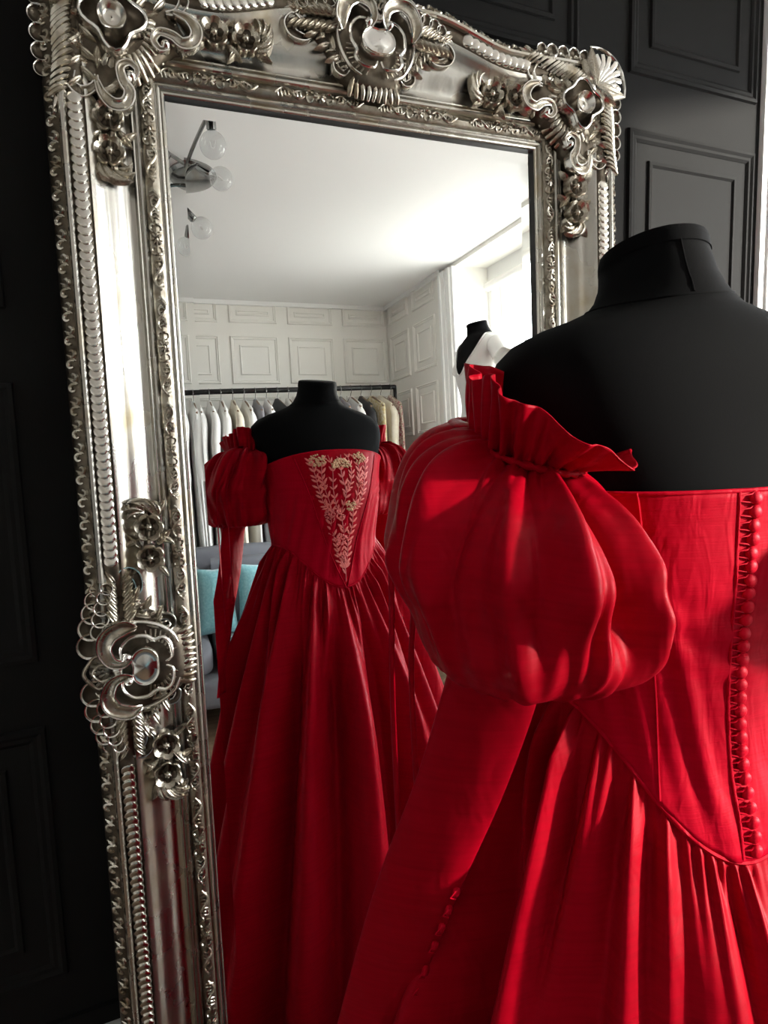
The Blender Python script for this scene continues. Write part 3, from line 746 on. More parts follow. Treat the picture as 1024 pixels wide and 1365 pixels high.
def ring(z, off=0.0):
    if z <= RINGS[0][0]: r = RINGS[0][1:]
    elif z >= RINGS[-1][0]: r = RINGS[-1][1:]
    else:
        for i in range(len(RINGS) - 1):
            if z <= RINGS[i + 1][0]: break
        p1, p2 = RINGS[i], RINGS[i + 1]; p0 = RINGS[max(i - 1, 0)]; p3 = RINGS[min(i + 2, len(RINGS) - 1)]
        t = (z - p1[0]) / (p2[0] - p1[0]); out = []
        for k in range(1, 5):                                # monotone-limited cubic
            d = (p2[k] - p1[k]); h = p2[0] - p1[0]
            m1 = ((p2[k] - p0[k]) / max(1e-6, p2[0] - p0[0])) * h; m2 = ((p3[k] - p1[k]) / max(1e-6, p3[0] - p1[0])) * h
            lim = 2.5 * abs(d); m1 = max(-lim, min(lim, m1)); m2 = max(-lim, min(lim, m2))
            out.append((2 * t ** 3 - 3 * t * t + 1) * p1[k] + (t ** 3 - 2 * t * t + t) * m1 + (-2 * t ** 3 + 3 * t * t) * p2[k] + (t ** 3 - t * t) * m2)
        r = out
    return r[0], r[1] + off, r[2] + off, r[3]
def tp(th, z, off=0.0):
    """torso surface: th = 0 front, +90 deg = local +x"""
    cy, a, b, e = ring(z, off); s, c = sin(th), cos(th)
    dy = b * math.copysign(abs(c) ** (2 / e), c)
    return Vector((a * math.copysign(abs(s) ** (2 / e), s), cy + dy, z - sstep(1.475, 1.527, z) * .20 * dy))
def tfront(lx, z, off=0.0, back=False):
    cy, a, b, e = ring(z, off); q = max(0.0, 1 - abs(lx / a) ** e) ** (1 / e)
    return Vector((lx, cy + (-b if back else b) * q, z))

def build_form(name, loc, rz, base_z):
    root = empty(name, loc, rz)
    zs = []
    for i in range(len(RINGS) - 1):
        n = max(1, int((RINGS[i + 1][0] - RINGS[i][0]) / .010))
        zs += [lerp(RINGS[i][0], RINGS[i + 1][0], k / n) for k in range(n)]
    zs.append(RINGS[-1][0]); N = len(zs) - 1
    mb = MB(); mb.grid(lambda u, v: tp(2 * pi * u, zs[int(round(v * N))]), 72, N, cu=True)
    # closed bottom
    b = len(mb.v); mb.v += [tuple(tp(2 * pi * i / 72, zs[0])) for i in range(72)]; mb.f.append(tuple(b + i for i in range(72)))
    mb.build('torso', 'black_jersey', root, 50)
    # stitched-on neck cap, slightly proud, with a sloping joint
    nc = MB()
    lv = [(0.0, 1.515, .0012), (.0, 1.523, .0016), (0, 1.5285, .0004), (0, 1.5305, -.004), (0, 1.5315, -.02), (0, 1.5318, -.045)]
    def fn(u, v):
        _, z, off = lv[int(round(v * 5))]; p = tp(2 * pi * u, min(z, 1.527), off) + Vector((0, 0, max(0, z - 1.527))); return p
    nc.grid(fn, 48, 5, cu=True); nc.build('neck_cap', 'black_jersey', root, 50)
    sm = MB(); sm.tube([tp(2 * pi * u / 48, 1.4735 + .006 * sin(2 * pi * u / 48), .0006) for u in range(48)], .0012, 6, True); sm.build('neck_seam', 'black_jersey', root, 60)
    sm = MB(); sm.tube([tp(pi + RAD(14), 1.474 + .053 * k / 10, .0003) for k in range(11)], .0010, 6); sm.build('neck_seam', 'black_jersey', root, 60)
    st = MB(); st.tube([(0, 0, base_z + .03), (0, 0, .73)], .016, 14); st.build('stand_pole', 'black_metal', root)
    bs = MB(); bs.lathe([(.001, base_z + .034), (.03, base_z + .034), (.05, base_z + .022), (.15, base_z + .016), (.165, base_z + .008), (.165, base_z + .0005), (.001, base_z + .0005)], 32); bs.build('stand_base', 'black_metal', root, 35)
    return root
form = build_form('dress_form', (FC[0], FC[1], 0), FROT, 0.0)
tag(form, 'black jersey dress form with bare shoulders wearing the red gown', 'dress form')

gown = empty('ball_gown', (FC[0], FC[1], 0), FROT)
tag(gown, 'red silk ball gown with puff sleeves, on the black dress form before the mirror', 'gown')
def ztop(th): return 1.324 + .022 * cos(th) + .006 * cos(2 * th) - .004
def zbas(th): return 1.118 - .112 * abs(cos(th)) ** 3.2 - .026 * max(0.0, -cos(th)) ** 4
def hsum(u, terms): return sum(a * sin(n * u + p) for n, a, p in terms)
rng = random.Random(11)
WR = [(rng.randint(14, 40), rng.uniform(.3, 1), rng.uniform(0, 6.28)) for _ in range(10)]
# bodice
NB, MBZ = 220, 46
def bod(u, v):
    th = 2 * pi * u + pi; zt, zb = ztop(th), zbas(th); z = lerp(zt, zb, v)
    p = tp(th, z, .0055)
    wr = .0019 * hsum(th + .5 * v, WR) / 2.2 * sstep(.2, .55, v) * (1 - .6 * sstep(.8, 1, v)) + .0010 * sin(60 * v + 3 * th) * math.exp(-((v - .42) / .14) ** 2)
    n = Vector((p.x, p.y, 0)).normalized(); return p + n * wr
bm_ = MB(); bm_.grid(bod, NB, MBZ, cu=True)
bod_o = bm_.build('bodice', 'red_bodice', gown, None)
md = bod_o.modifiers.new('thickness', 'SOLIDIFY'); md.thickness = .002; md.offset = 1
# top edge binding and seams
def line_on(ths, v0, v1, off, n=40):
    out = []
    for i in range(n + 1):
        v = lerp(v0, v1, i / n); th = ths if not callable(ths) else ths(v)
        out.append(tp(th, lerp(ztop(th), zbas(th), v), off))
    return out
b1 = MB(); b1.tube([tp(2 * pi * i / 160, ztop(2 * pi * i / 160) - .001, .0068) for i in range(160)], .0020, 6, True); b1.build('neckline_binding', 'red_bodice', gown, 60)
for th in (pi - RAD(35), pi + RAD(35), RAD(96), -RAD(96)):
    b1 = MB(); sg = 1 if th > pi or th < 0 else -1
    b1.tube(line_on(lambda v: th + sg * -.10 * sin(v * 1.6) if abs(abs(th) - RAD(96)) > .1 else th, 0.0, .985, .0080), .0012, 5); b1.build('seam', 'red_bodice', gown, 60)
# waist seam cord
b1 = MB(); b1.tube([tp(2 * pi * i / 240, zbas(2 * pi * i / 240), .0062) for i in range(240)], .0022, 6, True); b1.build('waist_seam', 'red_bodice', gown, 60)

# embroidered front panel (V)
def vhalf(z): return .116 * max(0.0, (z - 1.002) / (1.350 - 1.002)) ** .92
fp = MB()
def fpf(u, v):
    z = lerp(ztop(0) + .001, 1.006, v); hx = vhalf(z); lx = (u * 2 - 1) * hx
    zz = z + (ztop(atan2(lx, .12)) - ztop(0)) * (1 - v)
    return tfront(lx, zz, .0085)
fp.grid(fpf, 40, 60); fpo = fp.build('front_panel', 'red_silk', gown, None)
for s in (-1, 1):
    e = MB(); e.tube([tfront(s * vhalf(lerp(1.330, 1.004, k / 50)), lerp(1.330, 1.004, k / 50), .0088) for k in range(51)], .0015, 6); e.build('panel_seam', 'red_bodice', fpo, 60)
def emb(lx, z, h=.0006): return tfront(lx, z, .0090 + h)
el = MB(); es = MB()
def emb_leaf(x, z, a, L, wd, mbx):
    base = Vector((x, z)); d = Vector((cos(a), sin(a))); n = Vector((-d.y, d.x))
    q = []
    for (s, c, h) in ((0, 0, .0003), (.35, .5, .0003), (.7, .42, .0003), (1, 0, .0003), (.7, -.42, .0003), (.35, -.5, .0003), (.5, 0, .0016)):
        p = base + d * (L * s) + n * (wd * c); q.append(emb(p.x, p.y, h))
    b = len(mbx.v); mbx.v += [tuple(p) for p in q]; mbx.f += [(b + i, b + (i + 1) % 6, b + 6) for i in range(6)]
er = random.Random(5)
def inV(x, z, m=.006): return z > 1.02 and z < 1.338 and abs(x) < vhalf(z) - m
def vine(pts, n_leaf, L0):
    P = catmull([(p[0], 0, p[1]) for p in pts], 8)
    if all(inV(q.x, q.z, .001) or q.z < 1.05 for q in P): pass
    P = [q for q in P if q.z < 1.342 and abs(q.x) < max(.002, vhalf(q.z) - .003)]
    if len(P) < 3: return
    es.tube([emb(q.x, q.z, .0004) for q in P], .0008, 5)
    for i in range(n_leaf):
        k = int((i + .6) / n_leaf * (len(P) - 1)); k = max(1, min(len(P) - 2, k)); t = P[k + 1] - P[k - 1]; a = atan2(t.z, t.x)
        for sg in (-1, 1):
            an = a + sg * RAD(38 + er.uniform(-8, 8)); L = L0 * er.uniform(.85, 1.15)
            if inV(P[k].x + L * cos(an), P[k].z + L * sin(an), .004): emb_leaf(P[k].x, P[k].z, an, L, L * .30, el)
vine([(0, 1.02), (.002, 1.06), (-.006, 1.10), (.004, 1.14), (-.004, 1.19), (.008, 1.24), (-.002, 1.29), (.004, 1.335)], 20, .019)
vine([(.001, 1.05), (-.012, 1.085), (-.018, 1.12), (-.030, 1.16), (-.030, 1.20), (-.046, 1.25), (-.052, 1.29), (-.046, 1.33)], 19, .018)
vine([(.001, 1.05), (.012, 1.085), (.016, 1.12), (.028, 1.16), (.030, 1.20), (.044, 1.25), (.050, 1.29), (.044, 1.33)], 19, .018)
vine([(-.030, 1.20), (-.048, 1.215), (-.060, 1.25), (-.068, 1.29), (-.076, 1.325)], 12, .016)
vine([(.030, 1.20), (.048, 1.215), (.060, 1.25), (.068, 1.29), (.076, 1.325)], 12, .016)
vine([(-.004, 1.19), (-.018, 1.21), (-.026, 1.25), (-.024, 1.30), (-.030, 1.335)], 9, .015)
vine([(.008, 1.24), (.020, 1.26), (.026, 1.29), (.022, 1.335)], 7, .015)
tag(el.build('embroidered_leaves', 'thread_pink', fpo, 60, fix=False), kind='stuff'); tag(es.build('embroidered_stems', 'thread_rose', fpo, 60, fix=False), kind='stuff')
def blossom(cx, cz, r, m, arc=False):
    mb = MB(); n = int(44 * (r / .016) ** 2)
    for i in range(n):
        a = er.uniform(-.2, pi + .2) if arc else er.uniform(0, 2 * pi); q = sqrt(er.random()) * r
        x = cx + q * cos(a) * 1.15; z = cz + q * sin(a) * .85
        if z > 1.345 or abs(x) > vhalf(z) - .001: continue
        c = emb(x, z, .0002); rr = er.uniform(.0019, .0030)
        mb.lathe([(.0001, rr), (rr * .7, rr * .7), (rr, 0), (rr, -.0004)], 6, c=tuple(c), axis='y')
    b = len(mb.v); mb.v = [(v[0], 2 * 0 + v[1], v[2]) for v in mb.v]
    # lathe faces -y: turn each knot outwards (front is +y)
    mb.v = [tuple(emb(v[0], v[2], 0) + Vector((0, .0012 + abs(v[1] - emb(v[0], v[2], .0002).y), 0))) for v in mb.v]
    if mb.f: tag(mb.build('embroidered_blossom', m, fpo, 60, fix=False), kind='stuff')
for (x, z, r, m, arc) in ((-.058, 1.322, .019, 'thread_gold', False), (.000, 1.305, .024, 'thread_gold', True), (.055, 1.325, .017, 'thread_gold', False), (-.028, 1.190, .017, 'thread_rose', False), (.022, 1.208, .015, 'thread_gold', False), (-.004, 1.125, .018, 'thread_rose', False), (-.048, 1.262, .007, 'thread_pink', False), (.050, 1.262, .008, 'thread_pink', False), (-.003, 1.185, .007, 'thread_pink', False), (.002, 1.080, .008, 'thread_rose', False)):
    blossom(x, z, r, m, arc)

# back closing: placket edge, covered buttons, loops
lo = lambda v: pi - RAD(1.5)
pk = MB(); c = line_on(lambda v: pi + RAD(3.2), 0, .99, .0072, 60)
pk.tube(c, .0016, 6); pk.build('placket_edge', 'red_bodice', gown, 60)
bmsh = MB().lathe([(.0001, .0036), (.0028, .0034), (.0048, .0025), (.0060, .0010), (.0063, -.0008), (.0052, -.0022)], 14, axis='y').mesh('button', 'red_button', 60)
NBT = 27; lp = MB()
for i in range(NBT):
    v = .012 + (i + .3) / NBT * .985; th = pi - RAD(1.2); z = lerp(ztop(th), zbas(th), v); p = tp(th, z, .0088)
    q = tp(th, z - .004, .0088) - tp(th, z + .004, .0088); tilt = atan2(q.y, -q.z)
    put('button', bmsh, gown, p + Vector((rng.uniform(-.0006, .0006), 0, 0)), (-tilt + rng.uniform(-.15, .15), rng.uniform(-.2, .2), RAD(1.2) + rng.uniform(-.12, .12)))
    e0 = tp(pi + RAD(3.4), z + .0022, .0076); e1 = tp(pi + RAD(3.4), z - .0022, .0076)
    lp.tube([e0, p + Vector((-.006, -.001, .0035)), p + Vector((.0, .0005, .006)), p + Vector((.0058, .0005, 0)), p + Vector((0, .0005, -.006)), p + Vector((-.006, -.001, -.0035)), e1], .0007, 5)
tag(lp.build('button_loops', 'red_button', gown, 60, fix=False), kind='stuff')

# skirt
SK = random.Random(21)
def pleats(n, seed):
    r = random.Random(seed); w = [(r.randint(2, 9), r.uniform(.25, .9), r.uniform(0, 6.28)) for _ in range(6)]; am = [(r.randint(1, 6), r.uniform(.2, .45), r.uniform(0, 6.28)) for _ in range(4)]
    def f(th):
        ph = n * th + sum(a * sin(k * th + p) for k, a, p in w); A = 1 + sum(a * sin(k * th + p) for k, a, p in am)
        return A * (abs(sin(ph / 2)) * 2 - 1.27)
    return f
def folds(lo, hi, n, seed, sharp=.30):
    r = random.Random(seed); t = []
    for _ in range(n): t.append((r.randint(lo, hi), r.uniform(.4, 1), r.uniform(0, 6.28)))
    q = sqrt(sum(a * a for _, a, _ in t) / 2)
    def f(th):
        x = sum(a * sin(k * th + p) for k, a, p in t) / q
        return x - sharp * (1 if x < 0 else .2) * x * x * (1 if x < 0 else -.3)
    return f
pA, pB, pC, pD = folds(60, 110, 8, 3), folds(24, 44, 8, 4), folds(9, 19, 8, 8), folds(4, 8, 4, 12)
FL = [(0, 0), (.02, .010), (.05, .026), (.10, .049), (.20, .086), (.35, .136), (.55, .200), (.80, .268), (1.0, .315)]
def smooth_tab(tab, x):
    for i in range(len(tab) - 1):
        if x <= tab[i + 1][0] or i == len(tab) - 2: break
    x0, y0 = tab[i]; x1, y1 = tab[i + 1]
    m = lambda k: (tab[min(k + 1, len(tab) - 1)][1] - tab[max(k - 1, 0)][1]) / (tab[min(k + 1, len(tab) - 1)][0] - tab[max(k - 1, 0)][0])
    h = x1 - x0; t = (x - x0) / h
    return (2 * t ** 3 - 3 * t * t + 1) * y0 + (t ** 3 - 2 * t * t + t) * h * m(i) + (-2 * t ** 3 + 3 * t * t) * y1 + (t ** 3 - t * t) * h * m(i + 1)
def skirt(u, v):
    s = v ** 1.35; th = 2 * pi * u; zb = zbas(th); z = lerp(zb, .022, s); p = tp(th, zb, .0050)
    d = Vector((p.x, p.y - ring(zb)[0], 0)).normalized()
    fold = (.0030 * math.exp(-s / .040) * min(1, s / .004) * pA(th + .02 * s) + .0075 * min(1, s / .03) * math.exp(-s / .22) * pB(th + .05 * s)
            + .0265 * sstep(.015, .36, s) * pC(th + .12 * s) * (1 - .15 * s) + .014 * sstep(.1, .7, s) * pD(th))
    fold = max(fold, -.45 * smooth_tab(FL, s))
    fl = smooth_tab(FL, s) * (1 - .20 * s * max(0.0, cos(th)) ** 2)
    return (p.x + d.x * (fl + fold), p.y + d.y * (fl + fold), z - .004 * min(1, s / .03))
sk = MB(); sk.grid(skirt, 620, 84, cu=True)
sk_o = sk.build('skirt', 'red_silk', gown, None, fix=False)

# sleeves -------------------------------------------------------------------
def wl(P):                                                   # world -> gown local
    x, y = P[0] - FC[0], P[1] - FC[1]; c, s = cos(-FROT), sin(-FROT)
    return Vector((c * x - s * y, s * x + c * y, P[2]))
RIGHT = []
def sleeve(mirror):
    T = wl((-.118, -.648, 1.336)); B = wl((-.152, -.680, 1.172))
    sx = -1 if mirror else 1
    mx = lambda p: Vector((sx * p[0], p[1], p[2]))
    topn = Vector((.18, -.25, 1)).normalized()
    e1 = topn.cross(Vector((0, 1, 0))).normalized(); e2 = topn.cross(e1)
    def topring(a, r, up): return T + e1 * cos(a) * r * .92 + e2 * sin(a) * r * 1.15 + topn * up
    g1, g2, g3 = folds(20, 36, 6, 15), folds(16, 30, 6, 17), folds(3, 6, 4, 23)
    r_ = random.Random(77); RD = []
    for k in range(15): RD.append((2 * pi * (k + r_.uniform(-.42, .42)) / 15, r_.uniform(.055, .13), r_.uniform(.009, .021), 0.0, r_.uniform(.5, .95), r_.uniform(-.35, .35)))
    for (dg, wd, am, v1, dr) in ((-52, .10, .020, .9, -.1), (-78, .075, -.020, .75, .15), (-98, .09, .020, .85, .1), (-118, .06, -.012, .6, .25), (-132, .085, .018, .95, .3), (-152, .07, -.012, .7, .2), (-168, .09, .018, .85, .35), (168, .08, .014, .8, .2)): RD.append((RAD(dg), wd, am, 0.0, v1, dr))
    for k in range(12): RD.append((2 * pi * (k + .5 + r_.uniform(-.35, .35)) / 12, r_.uniform(.06, .14), r_.uniform(.007, .015), r_.uniform(.30, .6), 1.02, r_.uniform(-.4, .4)))
    PR = [(0, .047, 0.0), (.06, .056, .006), (.14, .076, .000), (.26, .102, -.020), (.42, .122, -.055), (.58, .132, -.094), (.72, .128, -.129), (.84, .108, -.154), (.92, .076, -.166), (.97, .048, -.165), (1.0, .034, -.158)]
    pr_r = [(p[0], p[1]) for p in PR]; pr_z = [(p[0], p[2]) for p in PR]
    def puff(u, v):
        a = 2 * pi * u; r = smooth_tab(pr_r, v); dz = smooth_tab(pr_z, v); k = sstep(0, .62, v)
        ctr = T.lerp(Vector((B.x, B.y, T.z)), k)
        tw = a + .35 * v
        f = .0068 * min(1, v / .03) * math.exp(-v / .17) * g1(tw) + .0050 * math.exp(-(1 - v) / .09) * min(1, (1 - v) / .02) * g2(tw)
        for (ac, wd, am, v0, v1, dr) in RD:
            d = (a - ac - dr * v + pi) % (2 * pi) - pi
            wv = wd * (.35 + 1.15 * sin(pi * min(1, max(0, (v - v0) / (v1 - v0))))) ; en = sstep(v0, v0 + .12, v) * (1 - sstep(v1 - .22, v1, v)) if v0 > 0 else min(1, v / .04) * (1 - sstep(v1 - .3, v1, v))
            f += am * en * (math.exp(-(abs(d) / wv) ** 1.6) - .18)
        f += .004 * sin(pi * v) * g3(tw + .3 * sin(3 * v))
        sk_ = cos(a - RAD(138)); rr = r + f + .003 * sin(pi * v) + (sk_ * (1 if sk_ > 0 else .35) * .030 * math.exp(-((v - .24) / .17) ** 2) - max(0, sk_) * .030 * math.exp(-((v - .80) / .17) ** 2) * min(1, (1 - v) / .12)) * min(1, v / .06)
        dz += .020 * max(0, sk_) * math.exp(-((v - .20) / .14) ** 2) * min(1, v / .06)
        ring_ = Vector((cos(a) * .95, sin(a) * 1.16, 0)) * rr
        flatp = ctr + ring_ + Vector((0, 0, dz))
        tr_ = topring(0, 0, 0) + (e1 * cos(a) * .92 - e2 * sin(a) * 1.15 * -1) * rr + topn * dz
        w = 1 - sstep(.0, .38, v)
        w *= 1
        # near the top the ring follows the tilted opening
        q = T + e1 * cos(a) * rr * .92 + e2 * sin(a) * rr * 1.15 + topn * dz
        lowx = B.lerp(T, 0)  # noqa
        return q.lerp(flatp, 1 - w)
    pleats3 = pleats(15, 31)
    # orientation check: make angular directions agree (e1 ~ +x, e2 ~ +y)
    nonlocal_fix = 0
    if e1.x < 0: e1 = -e1
    if e2.y < 0: e2 = -e2
    mb = MB(); mb.grid(lambda u, v: mx(puff(u, v)), 300, 90, cu=True); root = mb.build('sleeve', 'red_silk', gown, None, fix=False)
    md = root.modifiers.new('thickness', 'SOLIDIFY'); md.thickness = .001
    # ruffle above the gathering
    h1, h2 = folds(4, 8, 5, 46, .1), folds(18, 30, 6, 42)
    def ruf(u, v):
        a = 2 * pi * u; dp = (.5 + .5 * cos(a + RAD(36))) ** 2; r = .046 + (.021 + .019 * dp) * v ** .85 + .0060 * v * h1(a + .3 * v) + .0022 * (1 - v) * h2(a) + .0012 * v * h2(a); up = .056 * (1 - .68 * dp) * v ** .9 - .0045 * v * h1(a + 1.1) + .003
        return mx(T + e1 * cos(a) * r * .92 + e2 * sin(a) * r * 1.15 + topn * up)
    mb = MB(); mb.grid(ruf, 240, 16, cu=True); ro = mb.build('ruffle', 'red_silk', root, None, fix=False); md = ro.modifiers.new('thickness', 'SOLIDIFY'); md.thickness = .001
    # gathering band
    mb = MB(); mb.tube([mx(T + e1 * cos(a) * .0495 * .92 + e2 * sin(a) * .0495 * 1.15 + topn * .003) for a in [2 * pi * k / 90 for k in range(90)]], [.0032 + .0010 * sin(k * 1.9) for k in range(90)], 6, True); mb.build('gathering_band', 'red_silk', root, 60)
    # empty lower sleeve hanging flat
    W0 = [wl(p) for p in ((-.162, -.674, 1.178), (-.168, -.664, 1.13), (-.185, -.644, 1.05), (-.211, -.620, .96), (-.233, -.593, .86), (-.250, -.570, .765))]
    cl = catmull(W0, 10); N = len(cl) - 1
    wdv = Vector((cos(RAD(-28)), sin(RAD(-28)), 0)); thv = Vector((-wdv.y, wdv.x, 0))
    def low(u, v):
        a = 2 * pi * u; c = cl[int(round(v * N))]; hw = lerp(.0375, .0405, sstep(0, .25, v)) - .006 * v; ht = lerp(.030, .0075, sstep(0, .22, v)) + .0015 * sin(5 * v)
        ca, sa = cos(a), sin(a)
        f = .0012 * sin(9 * v + 3 * ca) * v + .002 * math.exp(-v / .05) * sin(11 * a)
        return mx(c + wdv * ca * (hw + f) + thv * math.copysign(abs(sa) ** lerp(1.0, 1.5, sstep(0, .3, v)), sa) * (ht + f))
    mb = MB(); mb.grid(low, 72, N, cu=True); lo_ = mb.build('lower_sleeve', 'red_silk', root, None, fix=False); md = lo_.modifiers.new('thickness', 'SOLIDIFY'); md.thickness = .001
    cuff_me = bmsh
    cl_loops = MB()
    for i in range(7):
        v = .62 + i * .046; c = cl[int(v * N)]; hw = .0385 - .006 * v
        p = mx(c + wdv * hw - thv * .004); put('cuff_button', cuff_me, root, p, (0, 0, RAD(40) * sx), .8)
        cl_loops.tube([p + Vector((-.002, -.004, .004)), p + Vector((-.008 * sx, -.006, .0)), p + Vector((-.002, -.004, -.004))], .0007, 5)
    tag(cl_loops.build('cuff_loops', 'red_button', root, 60, fix=False), kind='stuff')
    # tie ribbons: flat strips
    def strip(P, wd, name, face):
        pts = catmull(P, 8); n = len(pts) - 1; mb = MB()
        fv = Vector(face).normalized()
        def fn(u, v):
            c = pts[int(round(v * n))]; t = (pts[min(int(round(v * n)) + 1, n)] - pts[max(int(round(v * n)) - 1, 0)]).normalized()
            side = t.cross(fv); side = side.normalized() if side.length > 1e-4 else Vector((1, 0, 0))
            k = (u - .5) * 2; return mx(c + side * k * wd * .5 + fv * .0006 * (1 - k * k))
        mb.grid(fn, 3, n); o = mb.build(name, 'red_silk', root, None); md = o.modifiers.new('thickness', 'SOLIDIFY'); md.thickness = .0008; return o
    def hug(deg, off, vs):
        out = []
        for v in vs:
            p = puff(RAD(deg + 14 * v) / (2 * pi), v); c = T.lerp(B, v); d = (p - c); d.z *= .3; d.normalize(); out.append(p + d * off + Vector((0, 0, off * .5 if v < .3 else 0)))
        return out
    for (deg, zend, sh) in ((128, .935, .004), (116, .985, .008)):
        h = hug(deg, .004, (.02, .10, .20, .30, .40, .50)); e = h[-1]; dn = (Vector((e.x, e.y, 0)) - Vector((B.x, B.y, 0))).normalized()
        h += [e + dn * .002 + Vector((0, 0, -.06)), Vector((e.x, e.y, lerp(e.z, zend, .5))) + dn * sh, Vector((e.x + .002, e.y - .004, zend)) + dn * sh]
        strip(h, .0065, 'tie_ribbon', (-.8, -.6, 0))
    h = hug(150, .006, (.02, .09, .16)); h2_ = hug(128, .007, (.16, .09, .02)); strip(h + h2_, .012, 'bow_loop', (-.3, -.3, 1))
    return root
sleeve(False); sleeve(True)

# ------------------------------------------------------------------ white gown on a second form in the window
wform = build_form('dress_form', (1.43, -2.08, 0.525), RAD(92), 0.0)
tag(wform, 'black dress form wearing the white satin gown, standing in front of the bright window', 'dress form')
pl = empty('display_plinth', (1.43, -2.08, 0)); tag(pl, 'white round display plinth under the white gown by the window', 'plinth')
MB().lathe([(.001, .524), (.185, .524), (.190, .518), (.190, .496), (.185, .490)], 40).build('plinth_top', 'trim_white', pl, 35)
MB().lathe([(.172, .490), (.172, .030), (.182, .024), (.182, .001), (.001, .001)], 40).build('plinth_body', 'trim_white', pl, 35)
wg = empty('white_gown', (1.43, -2.08, 0.525), RAD(92)); tag(wg, 'white satin gown with plunging neckline in front of the bright window', 'gown')
def wtop(th):                                                # deep V at the front, straps over the shoulders
    return 1.452 - .20 * max(0, cos(th)) ** 5 - .03 * max(0, -cos(th)) ** 2
m_ = MB(); WF = [(0, 0), (.25, .0), (.40, .0), (.62, .005), (.85, .015), (1, .035)]
wf_ = folds(5, 11, 5, 91)
def wgf(u, v):
    th = 2 * pi * u; z = lerp(wtop(th), .035, v); zz = max(z, .72); p = tp(th, zz, .006); d = Vector((p.x, p.y, 0)).normalized()
    ex = smooth_tab(WF, min(1, max(0, (1.43 - z) / 1.4))) if z < .95 else 0.0
    return (p.x + d.x * (ex + .010 * sstep(.9, .3, z) * wf_(th) * (1 if z < .9 else 0)), p.y + d.y * (ex + .010 * (wf_(th) if z < .9 else 0) * sstep(.9, .3, z)), z)
m_.grid(wgf, 120, 70, cu=True); o = m_.build('gown_body', 'white_satin', wg, None, fix=False); md = o.modifiers.new('thickness', 'SOLIDIFY'); md.thickness = .002
for s in (-1, 1):
    e = MB(); e.tube([tp(s * RAD(a), wtop(RAD(a)) - .001, .007) for a in range(0, 181, 4)], .004, 6); e.build('neckline_binding', 'white_satin', wg, 60)
    sl = MB()
    def cs(u, v):
        a = 2 * pi * u; c = Vector((s * lerp(.165, .235, v), .0, lerp(1.385, 1.30, v))); r = lerp(.055, .062, v) + .004 * sin(5 * a) * v
        return (c.x + s * r * .35 * cos(a), c.y + r * sin(a), c.z + r * .8 * cos(a))
    sl.grid(cs, 40, 12, cu=True); o = sl.build('cap_sleeve', 'white_satin', wg, None); md = o.modifiers.new('thickness', 'SOLIDIFY'); md.thickness = .002

# ------------------------------------------------------------------ clothes rail with garments
RY = -3.60; RZ = 1.905
rack = empty('clothes_rail', (0.55, RY, 0)); tag(rack, 'black metal clothes rail in front of the white panelled wall', 'clothes rail')
MB().tube([(-1.05, 0, RZ - .02), (1.02, 0, RZ + .02)], .018, 12).build('rail', 'black_metal', rack)
for x, z in ((-1.05, RZ - .02), (1.02, RZ + .02)):
    MB().tube([(x, 0, .05), (x, 0, z + .012)], .013, 12).build('upright', 'black_metal', rack)
    MB().tube([(x, -.26, .05), (x, .26, .05)], .013, 12).build('foot', 'black_metal', rack)
    for yy in (-.24, .24):
        MB().lathe([(.002, .040), (.018, .038), (.022, .022), (.018, .004), (.002, .001)], 12, c=(x, yy, 0)).build('caster', 'black_metal', rack)
def rail_z(x): return RZ - .02 + .04 * (x - .55 + 1.05) / 2.07
ORD = ['first', 'second', 'third', 'fourth', 'fifth', 'sixth', 'seventh', 'eighth', 'ninth', 'tenth', 'eleventh', 'twelfth', 'thirteenth', 'fourteenth', 'fifteenth', 'sixteenth', 'seventeenth', 'eighteenth', 'nineteenth', 'twentieth', 'twenty-first', 'twenty-second', 'twenty-third', 'twenty-fourth', 'twenty-fifth', 'twenty-sixth', 'twenty-seventh', 'twenty-eighth']
GAR = [('white_cloth', 'white', 'gown'), ('white_satin', 'white satin', 'gown'), ('ivory', 'ivory', 'gown'), ('white_cloth', 'white', 'gown'), ('white_satin', 'white satin', 'gown'), ('white_cloth', 'white', 'gown'), ('mauve_cloth', 'mauve', 'dress'), ('white_satin', 'white satin', 'gown'), ('white_cloth', 'white', 'gown'), ('white_cloth', 'white', 'gown'), ('ivory', 'ivory', 'gown'), ('white_cloth', 'white', 'gown'), ('grey_cloth', 'grey', 'dress'),
       ('white_satin', 'white satin', 'gown'), ('black_cloth', 'black', 'dress'), ('white_cloth', 'white', 'gown'), ('cream_lace', 'cream lace', 'gown'), ('white_satin', 'white satin', 'gown'), ('mauve_cloth', 'mauve', 'dress'), ('white_cloth', 'white', 'gown'), ('grey_cloth', 'grey', 'dress'), ('white_cloth', 'white', 'gown'), ('black_cloth', 'black', 'dress'), ('gold_cloth', 'gold patterned', 'dress'), ('ivory', 'ivory', 'gown'), ('floral_cloth', 'red floral', 'dress')]
hk = MB(); hk.tube(catmull([(0, 0, 0), (0, 0, .028), (0, .018, .046), (0, .024, .070), (0, 0, .0925), (0, -.023, .072), (0, -.020, .060)], 5), .0022, 6); HOOK = hk.mesh('hook', 'chrome', 60)
hb = MB(); hb.tube(catmull([(0, -.21, -.085), (0, -.16, -.055), (0, -.05, -.008), (0, 0, 0), (0, .05, -.008), (0, .16, -.055), (0, .21, -.085)], 4), .007, 8); HBAR = hb.mesh('hanger_bar', 'hanger_wood', 60)
gr = random.Random(33)
gx0, gx1 = -.42, 1.53
